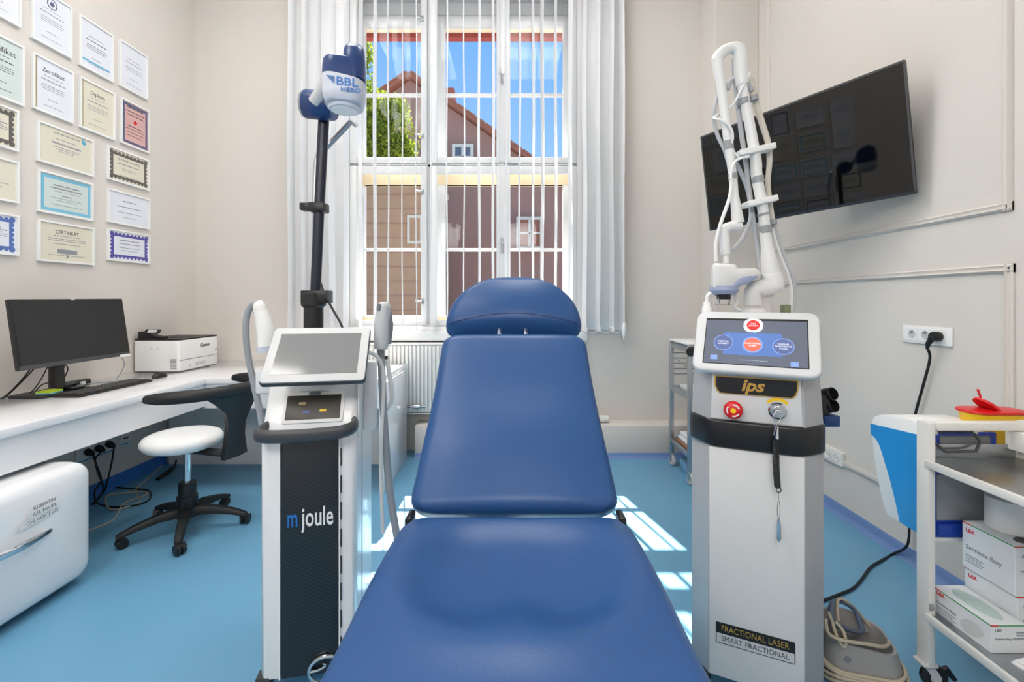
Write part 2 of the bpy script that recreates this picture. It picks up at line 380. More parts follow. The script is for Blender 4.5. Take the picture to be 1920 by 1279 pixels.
for y in (31, 130, 268, 348, 452, 570):
    mb = MB(); mb.lathe([(.006, -.05), (.007, -.045), (.007, .045), (.006, .05)], 10, Matrix.Translation((X3(1083), 3.853, Z3(y)))); mb.build('hinge', 'lgrey', win)
# inner window board
mb = MB(); mb.box(HX0 - .03, HX1 + .03, 3.74, 3.86, .918, .992, .008); mb.box(HX0 - .01, HX1 + .01, 3.80, 3.86, .985, HZ0, .004); struct(mb.build('window_sill', 'white', None))
# ------------------------------------------------------------------ added fill panels on the ceiling (unseen, above the frame)
M_('fill_diffuser', (255, 252, 249), 0.5, var=0.0, emit=PANEL_FILL)
fill_places = ['window side, left of the middle', 'window side, right of the middle', 'left desk']
for i, (x, y) in enumerate(((-1.2, 2.4), (.15, 2.4), (-1.75, .5))):
    t = thing('added_fill_panel', 'added square fill light panel, unseen, above the ' + fill_places[i], 'fill light', (x, y, ZC), 'added fill panels')
    mb = MB(); ring2(mb, rrect(.86, .86, .01, 1), rrect(.80, .80, .01, 1), .03, Matrix.Translation((x, y, ZC - .03))); mb.build('fill_frame', 'white', t)
    mb = MB(); mb.box(x - .40, x + .40, y - .40, y + .40, ZC - .022, ZC - .012); mb.build('fill_diffuser', 'fill_diffuser', t, 0)
M_('fill_drum', (255, 252, 249), 0.6, var=0.0, emit=DRUM_FILL)  # added glowing drums, unseen, to brighten surfaces that face the camera
for i, (x, y, z) in enumerate(((-1.3, -.7, 2.3), (.1, -.7, 2.3))):
    t = thing('added_fill_drum', 'added white fill light drum, unseen behind the camera on the ' + ('left', 'right')[i], 'fill light', (x, y, ZC), 'added fill drums')
    mb = MB(); mb.lathe([(0, 0), (.27, 0), (.28, .01), (.28, .33)], 32, Matrix.Translation((x, y, z))); mb.build('fill_shell', 'fill_drum', t); mb = MB(); mb.lathe([(.30, .328), (.30, .345), (0, .345)], 32, Matrix.Translation((x, y, z))); mb.build('shade_top', 'white', t)
    mb = MB(); mb.tube([(x, y, z + .34), (x, y, ZC - .02)], .006, 8); mb.build('suspension_cord', 'white', t)
    mb = MB(); mb.lathe([(.06, -.03), (.06, 0)], 20, Matrix.Translation((x, y, ZC))); mb.build('ceiling_rose', 'white', t)
# ------------------------------------------------------------------ vertical blind
bl = thing('vertical_blind', 'white vertical blind with its slats turned open, hanging in front of the window', 'blind', (-.43, 3.68, 1.0))
MB().box(px(536, 3.68), px(1176, 3.68), 3.65, 3.71, 4.10, 4.15, .006).build('headrail', 'white', bl)
xs = [546, 571, 597, 623, 649, 676, 703, 728, 754, 780, 807, 838, 870, 898.5, 925, 949, 974.5, 1000, 1017, 1042, 1069, 1096, 1121, 1146, 1166]
rs = random.Random(3)
smesh = []
for i, x in enumerate(xs):
    X = px(x, 3.68); ang = R(11 if x < 940 else 6.5) + R(rs.uniform(-3, 3)) + (R(-8) if x < 720 else 0)
    d = Vector((math.sin(ang), -math.cos(ang), 0)); nn = Vector((math.cos(ang), math.sin(ang), 0)); c = Vector((X, 3.68, 0))
    wv = rs.uniform(0, 6)
    def fn(u, v, c=c, d=d, nn=nn, wv=wv):
        z = 1.01 + 3.09 * v; return c + d * (u - .5) * .127 + nn * (.006 * (1 - (2 * u - 1) ** 2) + .004 * math.sin(z * 3.1 + wv)) + Vector((0, 0, z))
    mb = MB(); mb.grid(fn, 4, 14, .0012); sl = mb.build('slat', 'slat', bl, 60)
    mb = MB(frame(c + Vector((0, 0, 1.0)), d, nn, (0, 0, 1))); mb.box(-.064, .064, -.003, .006, .0, .035, .002); mb.build('slat_weight', 'white', sl)
mb = MB()
for i in range(len(xs) - 1):
    a, b_ = Vector((px(xs[i], 3.68), 3.625, 1.012)), Vector((px(xs[i + 1], 3.68), 3.625, 1.012)); mb.tube([a, (a + b_) / 2 - Vector((0, 0, .022)), b_], .0016, 5, smooth=4)
mb.build('link_chain', 'white', bl)
c = W(1170, 600, 3.62); mb = MB(); mb.tube([c + Vector((0, 0, 3.2)), c + Vector((0, 0, -.02))], .003, 6); mb.build('pull_cord', 'white', bl)
mb = MB(); mb.lathe([(.004, -.10), (.007, -.07), (.015, -.05), (.017, 0), (.013, .03), (.004, .04)], 14, Matrix.Translation(c + Vector((0, 0, -.06)))); mb.build('cord_weight', 'white', bl)
# ------------------------------------------------------------------ radiator under the sill
ra = thing('radiator', 'white panel radiator with upright ribs under the window sill', 'radiator', (-.25, 3.74, .1))
mb = MB(); mb.box(-1.25, .52, 3.70, 3.80, .33, .335, .002); mb.box(-1.25, .52, 3.715, 3.80, .34, .890, .01); mb.build('panel', 'white', ra)
x = -1.235
while x < .51:
    mb = MB(); mb.box(x, x + .019, 3.690, 3.722, .35, .882, .007); mb.build('rib', 'white', ra); x += .0315
MB().box(-1.25, .52, 3.70, 3.81, .888, .905, .006).build('top_grille', 'white', ra)
for xx in (-1.0, .3): MB().box(xx, xx + .04, 3.73, 3.80, .255, .34).build('foot_bracket', 'white', ra)
c = Vector((.62, 3.72, .29)); mb = MB(); mb.tube([Vector((.5, 3.74, .36)), Vector((.56, 3.73, .31)), c], .011, 10, smooth=4); mb.build('pipe', 'chrome', ra)
mb = MB(); mb.lathe([(.014, 0), (.02, .006), (.02, .02), (.015, .026), (.015, .03)], 14, axis_to(c, c + Vector((1, 0, 0)))); mb.build('valve_body', 'chrome', ra)
mb = MB(); mb.lathe([(.018, 0), (.026, .01), (.027, .03), (.023, .035), (.027, .04), (.027, .065), (.023, .07), (.026, .078), (.022, .10), (0, .105)], 16, axis_to(c + Vector((.03, 0, 0)), c + Vector((1, 0, 0)))); mb.build('thermostat_knob', 'white_warm', ra)
c = Vector((px(775, 3.66), 3.66, .40)); mb = MB(); mb.lathe([(.02, 0), (.02, .05)], 12, axis_to(c, c + Vector((1, 0, 0)))); mb.tube([c + Vector((-.1, 0, 0)), c + Vector((.1, 0, 0))], .012, 8); mb.build('valve', 'chrome', ra)
# ------------------------------------------------------------------ framed certificates on the left wall
def lw(x, y): Y = -XL * F / (CX - x); return Y, H - (y - CY) * Y / F
M_('paper_white', (226, 229, 238), 0.35, var=0.01, coat=0.5); M_('paper_cream', (222, 217, 198), 0.35, var=0.015, coat=0.5); M_('paper_green', (206, 217, 214), 0.35, var=0.01, coat=0.5)
M_('paper_red', (214, 168, 166), 0.35, var=0.05, coat=0.5); M_('ink', (70, 72, 80), 0.6); M_('ink_soft', (140, 142, 150), 0.6); M_('ink_blue', (84, 170, 208), 0.6)
M_('b_grey', (96, 92, 88), 0.5); M_('b_blue', (86, 112, 176), 0.5); M_('b_purple', (88, 78, 158), 0.5); M_('b_light', (120, 190, 220), 0.5); M_('b_slate', (92, 96, 128), 0.5); M_('tan', (170, 150, 110), .6)
def certificate(y0, y1, z0, z1, label, paper='paper_white', border=None, scallop=False, title=None, lines=(), extra=None, title_pos=.8):
    w_, h_ = y1 - y0, z1 - z0
    t = thing('framed_certificate', label, 'certificate', (XL, (y0 + y1) / 2, z0), 'framed certificates on the left wall')
    M0 = frame((XL, (y0 + y1) / 2, (z0 + z1) / 2), (0, 1, 0), (0, 0, 1), (1, 0, 0))      # x along the wall away from the camera
    fw = .011
    mb = MB(); ring2(mb, rrect(w_, h_, .001, 1), rrect(w_ - 2 * fw, h_ - 2 * fw, .001, 1), .016, M0, .001); mb.build('frame', 'white', t)
    mb = MB(M0); mb.box(-w_ / 2 + .004, w_ / 2 - .004, -h_ / 2 + .004, h_ / 2 - .004, .001, .010); mb.build('paper', paper, t, 0)
    z = .0103; iw, ih = w_ - 2 * fw, h_ - 2 * fw
    if border:
        k = .020 if scallop else .007
        bw = .014 if scallop else .016
        mb = MB()
        ring2(mb, rrect(iw - 2 * k, ih - 2 * k, .001, 1), rrect(iw - 2 * k - 2 * bw, ih - 2 * k - 2 * bw, .001, 1), .0006, M0, z)
        if scallop:
            nx, ny = 9, 6; X, Y_ = iw / 2 - k, ih / 2 - k
            pts = [(-X + 2 * X * i / nx, s * Y_) for i in range(nx + 1) for s in (-1, 1)] + [(s * X, -Y_ + 2 * Y_ * i / ny) for i in range(1, ny) for s in (-1, 1)]
            for (a, c_) in pts:
                r_ = .0155 if abs(abs(a) - X) < 1e-6 and abs(abs(c_) - Y_) < 1e-6 else .0115
                mb.lathe([(r_, 0), (r_, .0005)], 10, M0 @ Matrix.Translation((a, c_, z)))
        mb.build('border', border, t, 0)
    if title:
        mb = MB(); mb.text(title[0], title[1], M0 @ Matrix.Translation((0, (title_pos - .5) * ih, z)), .0003, title[2] if len(title) > 2 else 1); mb.build('heading', 'ink', t, 0)
    if lines:
        rr = random.Random(label); mb = MB(M0)
        for (v, wd, hh) in lines:        # rows of small print, broken into words
            xx = -wd * iw / 2
            while xx < wd * iw / 2 - .004:
                ww = min(rr.uniform(.006, .022), wd * iw / 2 - xx); mb.box(xx, xx + ww, (v - .5) * ih - hh / 2, (v - .5) * ih + hh / 2, z, z + .0004); xx += ww + .0035
        pb = mb.build('small_print', 'ink_soft' if not extra or 'dark' not in extra else 'ink', t, 0); pb['kind'] = 'stuff'
    for kind in (extra or ()):
        if kind == 'seal_red': mb = MB(); mb.lathe([(.014, 0), (.014, .001)], 16, M0 @ Matrix.Translation((0, .02, z))); mb.build('seal', 'red', t, 0)
        if kind == 'swan': mb = MB(); mb.lathe([(.012, 0), (.012, .001)], 12, M0 @ Matrix.Translation((iw * .34, ih * .36, z))); mb.lathe([(.007, 0), (.007, .001)], 10, M0 @ Matrix.Translation((iw * .31, ih * .42, z))); mb.build('emblem', 'ink_blue', t, 0)
        if kind == 'crest':
            mb = MB(); ring2(mb, rrect(.06, .06, .029, 4), rrect(.048, .048, .023, 4), .0005, M0 @ Matrix.Translation((0, ih * .34, z))); mb.lathe([(.014, 0), (.014, .0005)], 8, M0 @ Matrix.Translation((0, ih * .34, z))); mb.build('emblem', 'b_slate', t, 0)
        if kind == 'bluebar': mb = MB(M0); mb.box(-iw * .44, iw * .44, -ih * .36, -ih * .325, z, z + .0004); mb.build('emblem', 'ink_blue', t, 0)
        if kind == 'spine': mb = MB(M0); mb.box(-iw / 2 + .006, -iw / 2 + .013, -ih / 2, ih / 2, z, z + .0006); mb.build('ribbon', 'tan', t, 0)
        if kind == 'tower': mb = MB(M0); mb.box(-.004, .004, -ih * .40, -ih * .32, z, z + .0005); mb.box(-.007, .007, -ih * .40, -ih * .38, z, z + .0005); mb.box(-.06, .06, -ih * .30, -ih * .18, z, z + .0003); mb.build('emblem', 'ink_soft', t, 0)
    return t
L8 = [(.66, .5, .004), (.6, .7, .006), (.54, .6, .004), (.49, .75, .004), (.44, .7, .004), (.3, .4, .003)]
LP = [(.7, .5, .003), (.62, .65, .005), (.52, .6, .003), (.48, .66, .003), (.44, .6, .003), (.25, .3, .003), (.12, .55, .003)]
def cert_px(x0, x1, t, b, *a, **k):
    y0, z1 = lw(x0, t); _, z0 = lw(x0, b); y1, _ = lw(x1, t); certificate(y0, y1, z0, z1, *a, **k)
def cert_r(x1, t, b, wd, *a, **k):
    y1, z1 = lw(x1, t); _, z0 = lw(x1, b); certificate(y1 - wd, y1, z0, z1, *a, **k)
y1, z0 = lw(35, 53); certificate(y1 - .235, y1, z0, z0 + .31, 'plain white framed certificate cut off at the top left corner of the photo', lines=LP)
cert_r(41, 88, 200, .235, 'pale green framed certificate headed in black letter, cut off by the left edge', 'paper_green', title=('Zertifikat', .042), lines=LP, extra=('dark',))
cert_r(30.5, 208, 285, .31, 'framed certificate with dark grey scalloped border, cut off by the left edge', 'paper_cream', 'b_grey', True, lines=L8)
cert_r(31, 304, 382, .31, 'plain cream framed certificate at the left edge, between the grey and blue scalloped ones', 'paper_cream', lines=[(.4, .8, .004), (.3, .6, .003)])
cert_r(31, 404, 480, .31, 'framed certificate with light blue scalloped border, cut off by the left edge', 'paper_white', 'b_blue', True, lines=L8)
y0, z0 = lw(55, 70); y1, _ = lw(131, 70); certificate(y0, y1, z0, z0 + .31, 'white framed certificate with a round crest, cut off by the top edge', lines=LP, extra=('crest',))
cert_px(57, 134, 96, 202, 'white framed certificate with a tan ribbon at its left, headed in script', title=('Zertifikat', .034), lines=LP, extra=('spine',))
cert_px(66, 172, 224, 301, 'cream landscape certificate with a blue bird emblem in its corner', 'paper_cream', lines=[(.88, .5, .006), (.72, .4, .004), (.6, .55, .009), (.5, .5, .004), (.44, .4, .004), (.38, .3, .003)], extra=('swan',))
cert_px(67, 171, 316, 396, 'framed certificate with a flat light blue border', 'paper_green', 'b_light', lines=[(.74, .5, .007), (.66, .6, .008), (.58, .5, .003), (.48, .2, .006), (.4, .6, .003), (.34, .4, .003), (.22, .6, .003)])
cert_px(67, 173, 410, 489, 'cream certificate headed CERTIFIKAT with a tiny tower emblem at its foot', 'paper_cream', title=('CERTIFIKÁT', .030, .9), lines=[(.68, .5, .004), (.6, .7, .004), (.55, .7, .004), (.46, .5, .004), (.15, .7, .003)], extra=('tower',), title_pos=.78)
cert_px(145, 209, 25, 121, 'white certificate with a light blue bar near its foot', lines=LP, extra=('bluebar', 'dark'))
cert_px(146, 212, 142, 238, 'off-white portrait certificate with a tan ribbon, under the one with a blue bar', 'paper_cream', title=('Diplom', .034), lines=LP, extra=('spine',))
cert_px(221, 274, 72, 160, 'plain white portrait certificate at the upper right of the group', lines=LP)
cert_px(223, 277, 181, 267, 'red tinted certificate with a slate border and red seal', 'paper_red', 'b_slate', lines=[(.9, .6, .010), (.8, .7, .006), (.72, .6, .006), (.45, .6, .006), (.38, .7, .004), (.3, .6, .004), (.22, .6, .004)], extra=('seal_red', 'dark'))
cert_px(198, 277, 271, 335, 'cream CERTIFICATE with a dark grey scalloped border, right of the bird emblem one', 'paper_cream', 'b_grey', True, title=('C E R T I F I C A T E', .020), lines=[(.58, .55, .006), (.44, .4, .003), (.38, .36, .003), (.2, .5, .003)], title_pos=.72)
cert_px(199, 278, 352, 416, 'plain white landscape certificate between the grey and purple scalloped ones', 'paper_white', lines=[(.74, .35, .006), (.55, .6, .005), (.36, .6, .004), (.2, .3, .004)])
cert_px(199, 278, 427, 488, 'framed certificate with a purple scalloped border at the lower right', 'paper_white', 'b_purple', True, lines=[(.7, .5, .007), (.58, .5, .006), (.44, .55, .004), (.34, .4, .004)])
# further along the same wall, nearer than the photo's left edge, seen mirrored in the television
rr = random.Random(5)
wh_ = ['leftmost', 'second', 'third']; rowsn = ['top row', 'second row', 'third row', 'fourth row', 'lowest row']
for ci in range(3):
    for ri in range(5):
        yc = 1.25 + ci * .34; zc = (2.76, 2.45, 2.13, 1.87, 1.61)[ri]; land = ri > 1 or ci == 1
        w_, h_ = (.31, .225) if land else (.235, .31)
        certificate(yc - w_ / 2, yc + w_ / 2, zc - h_ / 2, zc + h_ / 2, 'framed certificate mirrored in the television screen, %s column on the wall, %s' % (wh_[ci], rowsn[ri]), rr.choice(['paper_white', 'paper_cream', 'paper_white']), rr.choice([None, 'b_slate', None, 'b_light']), lines=L8)
# ------------------------------------------------------------------ corner desk
ZD = .745; XD = -2.0; YD = 2.965
dk = thing('corner_desk', 'glossy white L-shaped desk along the left wall and the back wall', 'desk', (-2.3, 3.2, 0))
mb = MB(); mb.prism([(XL + .004, -.6), (XD, -.6), (XD, YD), (-.87, YD), (-.87, 3.66), (-1.3, 3.66), (-1.3, YB - .004), (XL + .004, YB - .004)], .036, Matrix.Translation((0, 0, ZD - .036)), bevel=.003); mb.build('worktop', 'white_gloss', dk)
mb = MB(); mb.box(XD - .040, XD - .022, -.6, YD + .025, .560, ZD - .036); mb.build('fascia', 'white_gloss', dk)
mb = MB(); mb.box(XD - .040, -.89, YD + .025, YD + .043, .545, ZD - .036); mb.build('fascia', 'white_gloss', dk)
mb = MB(); mb.box(-.855 - .03, -.855, YD + .005, 3.60, 0, ZD - .036, .002); mb.build('end_panel', 'white_gloss', dk)
mb = MB(); mb.box(XL + .03, -.885, 3.495, 3.515, 0, ZD - .036); mb.build('back_panel', 'white', dk)
mb = MB(); mb.box(XL + .03, XD - .1, -.58, -.56, 0, ZD - .036); mb.build('end_panel', 'white_gloss', dk)
# ------------------------------------------------------------------ monitor
mo = thing('computer_monitor', 'black flat computer monitor on the white desk, screen dark', 'monitor', (-2.47, 2.53, ZD))
ux, uy = Vector((.031, .999, .008)).normalized(), None
nrm = Vector((.989, -.032, .142)).normalized(); ux = (ux - nrm * ux.dot(nrm)).normalized(); uy = nrm.cross(ux)
Mm = frame((-2.419, 2.529, 1.083), ux, uy, nrm)
mb = MB(Mm); mb.prism(rrect(.618, .352, .004, 2), .022, Matrix.Translation((0, 0, -.022)), .002); mb.box(-.2, .2, -.12, .10, -.045, -.02, .01); mb.build('casing', 'black', mo)
mb = MB(Mm); mb.box(-.300, .300, -.152, .168, 0, .0012); mb.build('screen', 'screen', mo, 0)
mb = MB(Mm); mb.box(-.307, .307, -.175, -.154, 0, .002); mb.build('chin', 'dgrey', mo)
mb = MB(Mm); mb.box(.235, .305, -.181, -.166, .0, .004); mb.build('sticker', 'white', mo)
mb = MB(Mm); mb.box(-.010, .010, .168, .176, -.005, .004, .002); mb.build('camera_lens', 'lgrey', mo)
mb = MB(); mb.tube([Vector((-2.50, 2.50, .775)), Vector((-2.505, 2.50, .88)), Vector((-2.47, 2.52, 1.02))], [.022, .02, .02], 10, flat=2.0); mb.build('neck', 'black', mo)
Mb = Matrix.Translation((-2.51, 2.48, ZD)); mb = MB(); mb.prism(rrect(.20, .28, .03), .014, Mb, .004); mb.build('stand_base', 'black', mo)
# cables behind the monitor
(MB()
    .tube([(-2.50, 2.40, .95), (-2.56, 2.38, .84), (-2.62, 2.34, ZD + .005), (-2.66, 2.30, ZD + .005)], .004, 6, smooth=5)
    .tube([(-2.50, 2.43, .95), (-2.55, 2.40, .86), (-2.63, 2.36, ZD + .005), (-2.66, 2.34, ZD + .005)], .0035, 6, smooth=5)
    .tube([(-2.49, 2.46, .94), (-2.54, 2.45, .82), (-2.58, 2.42, ZD + .005), (-2.65, 2.38, ZD + .005)], .003, 6, smooth=5)
    .tube([(-2.50, 2.50, .93), (-2.52, 2.58, .87), (-2.53, 2.55, .80), (-2.54, 2.47, .80), (-2.56, 2.44, ZD + .016)], .003, 6, smooth=5)).build('cable_bundle', 'cable_black', mo)
tag(MB().tube([(-2.46, 2.83, .93), (-2.44, 2.86, .85), (-2.42, 2.76, ZD + .004), (-2.38, 2.68, ZD + .003)], .003, 6, smooth=6).tube([(-2.45, 2.62, ZD + .004), (-2.44, 2.80, ZD + .005), (-2.41, 2.90, ZD + .003), (-2.37, 3.0, ZD + .004)], .0028, 6, smooth=6)
    .tube([(-2.44, 2.55, ZD + .03), (-2.46, 2.70, ZD + .02), (-2.43, 2.80, ZD + .004), (-2.45, 2.95, ZD + .004)], .0028, 6, smooth=6).build('mouse_cable', 'cable_grey'), 'thin grey cables running between the keyboard and the mouse', 'cable')
# keyboard
kb = thing('keyboard', 'black computer keyboard in front of the monitor', 'keyboard', (-2.325, 2.61, ZD))
mb = MB(); mb.box(-2.397, -2.255, 2.37, 2.85, ZD, ZD + .014, .004); mb.build('body', 'black', kb)
M_('key', (52, 52, 52), .5)
kme = None
for rrow in range(6):
    for cc in range(20):
        if rrow == 5 and 4 <= cc <= 8:
            if cc > 4: continue
        yy = 2.38 + cc * .0232; xx = -2.39 + rrow * .0218
        if kme is None:
            kme = MB(Matrix.Translation((0, 0, 0))).box(0, .018, 0, .0195, 0, .006, .002, 1).build('key', 'key', kb); kme.location = (xx + 2.325, yy - 2.61, .013)
        else:
            o = kme.copy(); COL.objects.link(o); o.location = (xx + 2.325, yy - 2.61, .013)
            if rrow == 5 and cc == 4: o.scale = (1, 6.1, 1)
v0 = Vector((-2.325, 2.61, ZD))
for v in kme.data.vertices: v.co += v0
# mouse
ms = thing('computer_mouse', 'black computer mouse beside the printer', 'mouse', (-2.33, 3.0, ZD))
mb = MB(); mb.ball((-2.33, 3.0, ZD + .004), .03, .058, .034); 
bmesh.ops.bisect_plane(mb.bm, geom=mb.bm.verts[:] + mb.bm.edges[:] + mb.bm.faces[:], plane_co=(0, 0, ZD + .001), plane_no=(0, 0, 1), clear_inner=True); mb.build('shell', 'black', ms)
mb = MB(); mb.lathe([(.009, -.004), (.009, .004)], 12, axis_to((-2.329, 2.97, ZD + .030), (-2.2, 2.97, ZD + .030))); mb.build('scroll_wheel', 'dgrey', ms)
# dock with a card reader, sticky notes
dc = thing('card_reader', 'small black dock with a silver card reader under the monitor', 'card reader', (-2.45, 2.56, ZD + .014))
mb = MB(); mb.box(-2.50, -2.46, 2.49, 2.66, ZD + .014, ZD + .055, .008); mb.build('body', 'black_gloss', dc)
mb = MB(); mb.box(-2.46, -2.41, 2.50, 2.57, ZD + .014, ZD + .03, .006); mb.build('slot_block', 'black_gloss', dc)
mb = MB(); mb.box(-2.462, -2.445, 2.59, 2.61, ZD + .03, ZD + .045, .002); mb.build('plug', 'white', dc)
M_('note_green', (196, 222, 40), .7); M_('note_blue', (120, 200, 220), .7)
sn = thing('sticky_notes', 'pad of green and blue sticky notes on the monitor stand', 'sticky notes', (-2.47, 2.43, ZD + .014))
MB(Matrix.Translation((-2.47, 2.43, ZD + .014)) @ Matrix.Rotation(R(8), 4, 'Z')).box(-.035, .035, -.038, .038, 0, .006).build('blue_pad', 'note_blue', sn, 0)
MB(Matrix.Translation((-2.47, 2.43, ZD + .020)) @ Matrix.Rotation(R(5), 4, 'Z')).box(-.035, .035, -.038, .038, 0, .008).build('green_pad', 'note_green', sn, 0)
# ------------------------------------------------------------------ printer
pr = thing('laser_printer', 'white and black desktop laser printer marked Canon', 'printer', (-2.5, 3.4, ZD)); PX, PY0, PY1, PZ = -2.345, 3.195, 3.615, ZD
mb = MB(); mb.prism(rrect(.32, .42, .018), .215, Matrix.Translation((PX - .16, 3.405, PZ + .008)), .004); mb.build('body', 'white', pr)
mb = MB(); mb.prism(rrect(.318, .418, .018), .012, Matrix.Translation((PX - .16, 3.405, PZ + .223)), .003); mb.build('top_cover', 'black', pr)
mb = MB(); mb.box(PX - .25, PX - .05, 3.28, 3.52, PZ + .228, PZ + .236, .004); mb.build('paper_tray', 'black_soft', pr)
mb = MB(); mb.prism([(-.085, 0), (.085, 0), (.085, .014), (.02, .022), (-.02, .05), (-.085, .050)], .06, frame((PX - .21, 3.235, PZ + .235), (1, 0, 0), (0, 0, 1), (0, -1, 0)) @ Matrix.Translation((0, 0, -.03)), .004); mb.build('control_panel', 'black', pr)
Ms = frame((PX - .19, 3.205, PZ + .285), (1, 0, 0), (0, .6, .8), (0, -.8, .6)); mb = MB(Ms); mb.prism(rrect(.11, .035, .006), .006, None, .002); mb.build('panel_bezel', 'black', pr)
mb = MB(Ms); mb.box(-.03, .03, -.013, .013, .006, .0075); mb.build('display', 'lgrey', pr)
mb = MB(); mb.box(PX - .001, PX + .0015, 3.205, 3.605, PZ + .082, PZ + .085); mb.box(PX - .001, PX + .0015, 3.205, 3.605, PZ + .004, PZ + .0075); mb.build('drawer_gap', 'mgrey', pr)
mb = MB(); mb.box(PX - .001, PX + .002, 3.36, 3.46, PZ + .03, PZ + .052, .001); mb.build('drawer_grip', 'lgrey', pr)
mb = MB(); mb.box(PX - .001, PX + .0015, 3.30, 3.303, PZ + .03, PZ + .045); mb.build('paper_gauge', 'mgrey', pr)
mb = MB(); mb.text('Canon', .036, frame((PX + .0015, 3.46, PZ + .17), (0, 1, 0), (0, 0, 1), (1, 0, 0)), .0005, 1, bold=.0006); mb.build('lettering', 'dgrey', pr, 0); mb = MB(); mb.text('LBP', .014, frame((PX + .0015, 3.585, PZ + .125), (0, 1, 0), (0, 0, 1), (1, 0, 0)), .0005); mb.build('lettering', 'dgrey', pr, 0)
for k in range(7):
    mb = MB(); mb.box(PX - .062, PX - .018, 3.1935, 3.197, PZ + .028 + k * .010, PZ + .034 + k * .010); mb.build('vent_slot', 'grey', pr, 0)
for xx in (-.20, -.155): mb = MB(); mb.box(PX + xx, PX + xx + .012, 3.194, 3.197, PZ + .165, PZ + .170); mb.build('side_mark', 'mgrey', pr, 0)
MB().box(PX - .29, PX - .03, 3.25, 3.56, PZ, PZ + .012).build('foot_plate', 'mgrey', pr, 0)
# ------------------------------------------------------------------ mini refrigerator
fr = thing('mini_fridge', 'white retro mini fridge with a chrome handle under the left desk', 'refrigerator', (-2.15, 1.75, 0))
mb = MB(); mb.prism(rrect(.56, .505, .05, 6), .40, frame((-2.36, 1.785, .285), (0, 1, 0), (0, 0, 1), (1, 0, 0)), .012, 3); mb.build('cabinet', 'white_gloss', fr)
fy0, fy1, fz0, fz1 = 1.40, 2.065, .03, .538
rings = []
for (off, d) in ((0, 0), (0, .03), (.004, .05), (.012, .064), (.026, .074), (.05, .081), (.12, .087), (.2, .09)):
    w_, h_ = fy1 - fy0 - 2 * off, fz1 - fz0 - 2 * off
    rings.append([(-1.955 + d - .02, (fy0 + fy1) / 2 + a, (fz0 + fz1) / 2 + c_) for a, c_ in rrect(w_, h_, max(.06 - off * .4, .02), 6)])
MB().loft(rings).build('door', 'white_gloss', fr, 60)
mb = MB(); mb.tube([Vector((-1.885, 1.86, .318)), Vector((-1.865, 1.80, .322)), Vector((-1.845, 1.71, .328)), Vector((-1.845, 1.62, .333)), Vector((-1.865, 1.50, .333))], [.008, .013, .016, .016, .012], 12, smooth=5, flat=.6); mb.build('handle', 'chrome', fr)
Ml = frame((-1.8842, 1.80, .408), (0, -1, 0), (0, 0, 1), (1, 0, 0)) @ Matrix.Rotation(math.pi, 4, 'Y')
Ml = frame((-1.8842, 1.835, .402), (0, 1, 0), (0, 0, 1), (1, 0, 0))
mb = MB(Ml @ Matrix.Rotation(R(4), 4, 'Y')); mb.prism(rrect(.20, .024, .002, 1, 0, -.014), .0012); mb.prism(rrect(.17, .024, .002, 1, .012, .013), .0012); mb.build('label_tape', 'white_matt', fr, 0)
mb = MB(); T = Ml @ Matrix.Rotation(R(4), 4, 'Y') @ Matrix.Translation((0, 0, .0014)); mb.text('KLIBRSTIN', .02, T @ Matrix.Translation((0, .034, -.001)), .0003); mb.text('GEL NA IPL', .02, T @ Matrix.Translation((0, .012, 0)), .0003); mb.text('CHLADICÍ GELY', .021, T @ Matrix.Translation((0, -.014, 0)), .0003); mb.build('handwriting', 'mgrey', fr, 0)
for yy in (1.48, 1.98):
    for xx in (-2.3, -1.99): MB().lathe([(.018, 0), (.018, .03)], 12, Matrix.Translation((xx, yy, 0))).build('foot', 'black', fr)
# ------------------------------------------------------------------ sockets, plugs and cables under the desk
sk = thing('wall_socket_strip', 'grey wall socket block with three black plugs under the left desk', 'socket', (XL, 2.9, .3))
def lwp(x, y, off=0): Y = -(XL + off) * F / (CX - x); return Vector((XL + off, Y, H - (y - CY) * Y / F))
c = lwp(178, 842); mb = MB(frame(c, (0, 1, 0), (0, 0, 1), (1, 0, 0))); mb.prism(rrect(.27, .085, .008), .012, None, .003); mb.build('plate', 'white_warm', sk)
mb = MB(frame(c, (0, 1, 0), (0, 0, 1), (1, 0, 0))); mb.box(-.12, .12, -.048, -.043, .0, .013); mb.build('blue_stripe', 'blue_bright', sk)
pl = []
for x, y in ((158, 846), (178, 839), (198, 831)):
    p = lwp(x, y); mb = MB(); mb.lathe([(.019, .0), (.021, .012), (.021, .03), (.015, .042), (.008, .055), (0, .056)], 12, axis_to(p + Vector((.012, 0, 0)), p + Vector((1, 0, -.5)))); mb.build('plug', 'black', sk); pl.append(p + Vector((.055, 0, -.02)))
sk2 = thing('data_socket', 'small white data socket with a blue stripe under the desk', 'socket', lwp(233, 823)); c = lwp(233, 823)
mb = MB(frame(c, (0, 1, 0), (0, 0, 1), (1, 0, 0))); mb.prism(rrect(.085, .085, .006), .012, None, .003); mb.build('plate', 'white_warm', sk2)
mb = MB(frame(c, (0, 1, 0), (0, 0, 1), (1, 0, 0))); mb.box(-.035, .035, -.034, -.027, .0, .0135); mb.build('blue_stripe', 'blue_bright', sk2)
mb = MB(frame(c, (0, 1, 0), (0, 0, 1), (1, 0, 0))); mb.box(-.018, -.003, .0, .014, .0, .0135); mb.box(.003, .018, .0, .014, .0, .0135); mb.build('jack', 'black', sk2)
G = lambda x, y: fl(x, y, .006)
tag(MB().tube([pl[0], lwp(180, 870, .08), lwp(190, 900, .09), lwp(178, 920, .06), G(182, 943), G(215, 951), G(260, 946), G(281, 935), G(278, 920), G(240, 916), G(196, 912)], .005, 8, smooth=6).build('power_cable', 'cable_black'), 'black power cable looping over the floor from the leftmost desk plug', 'cable')
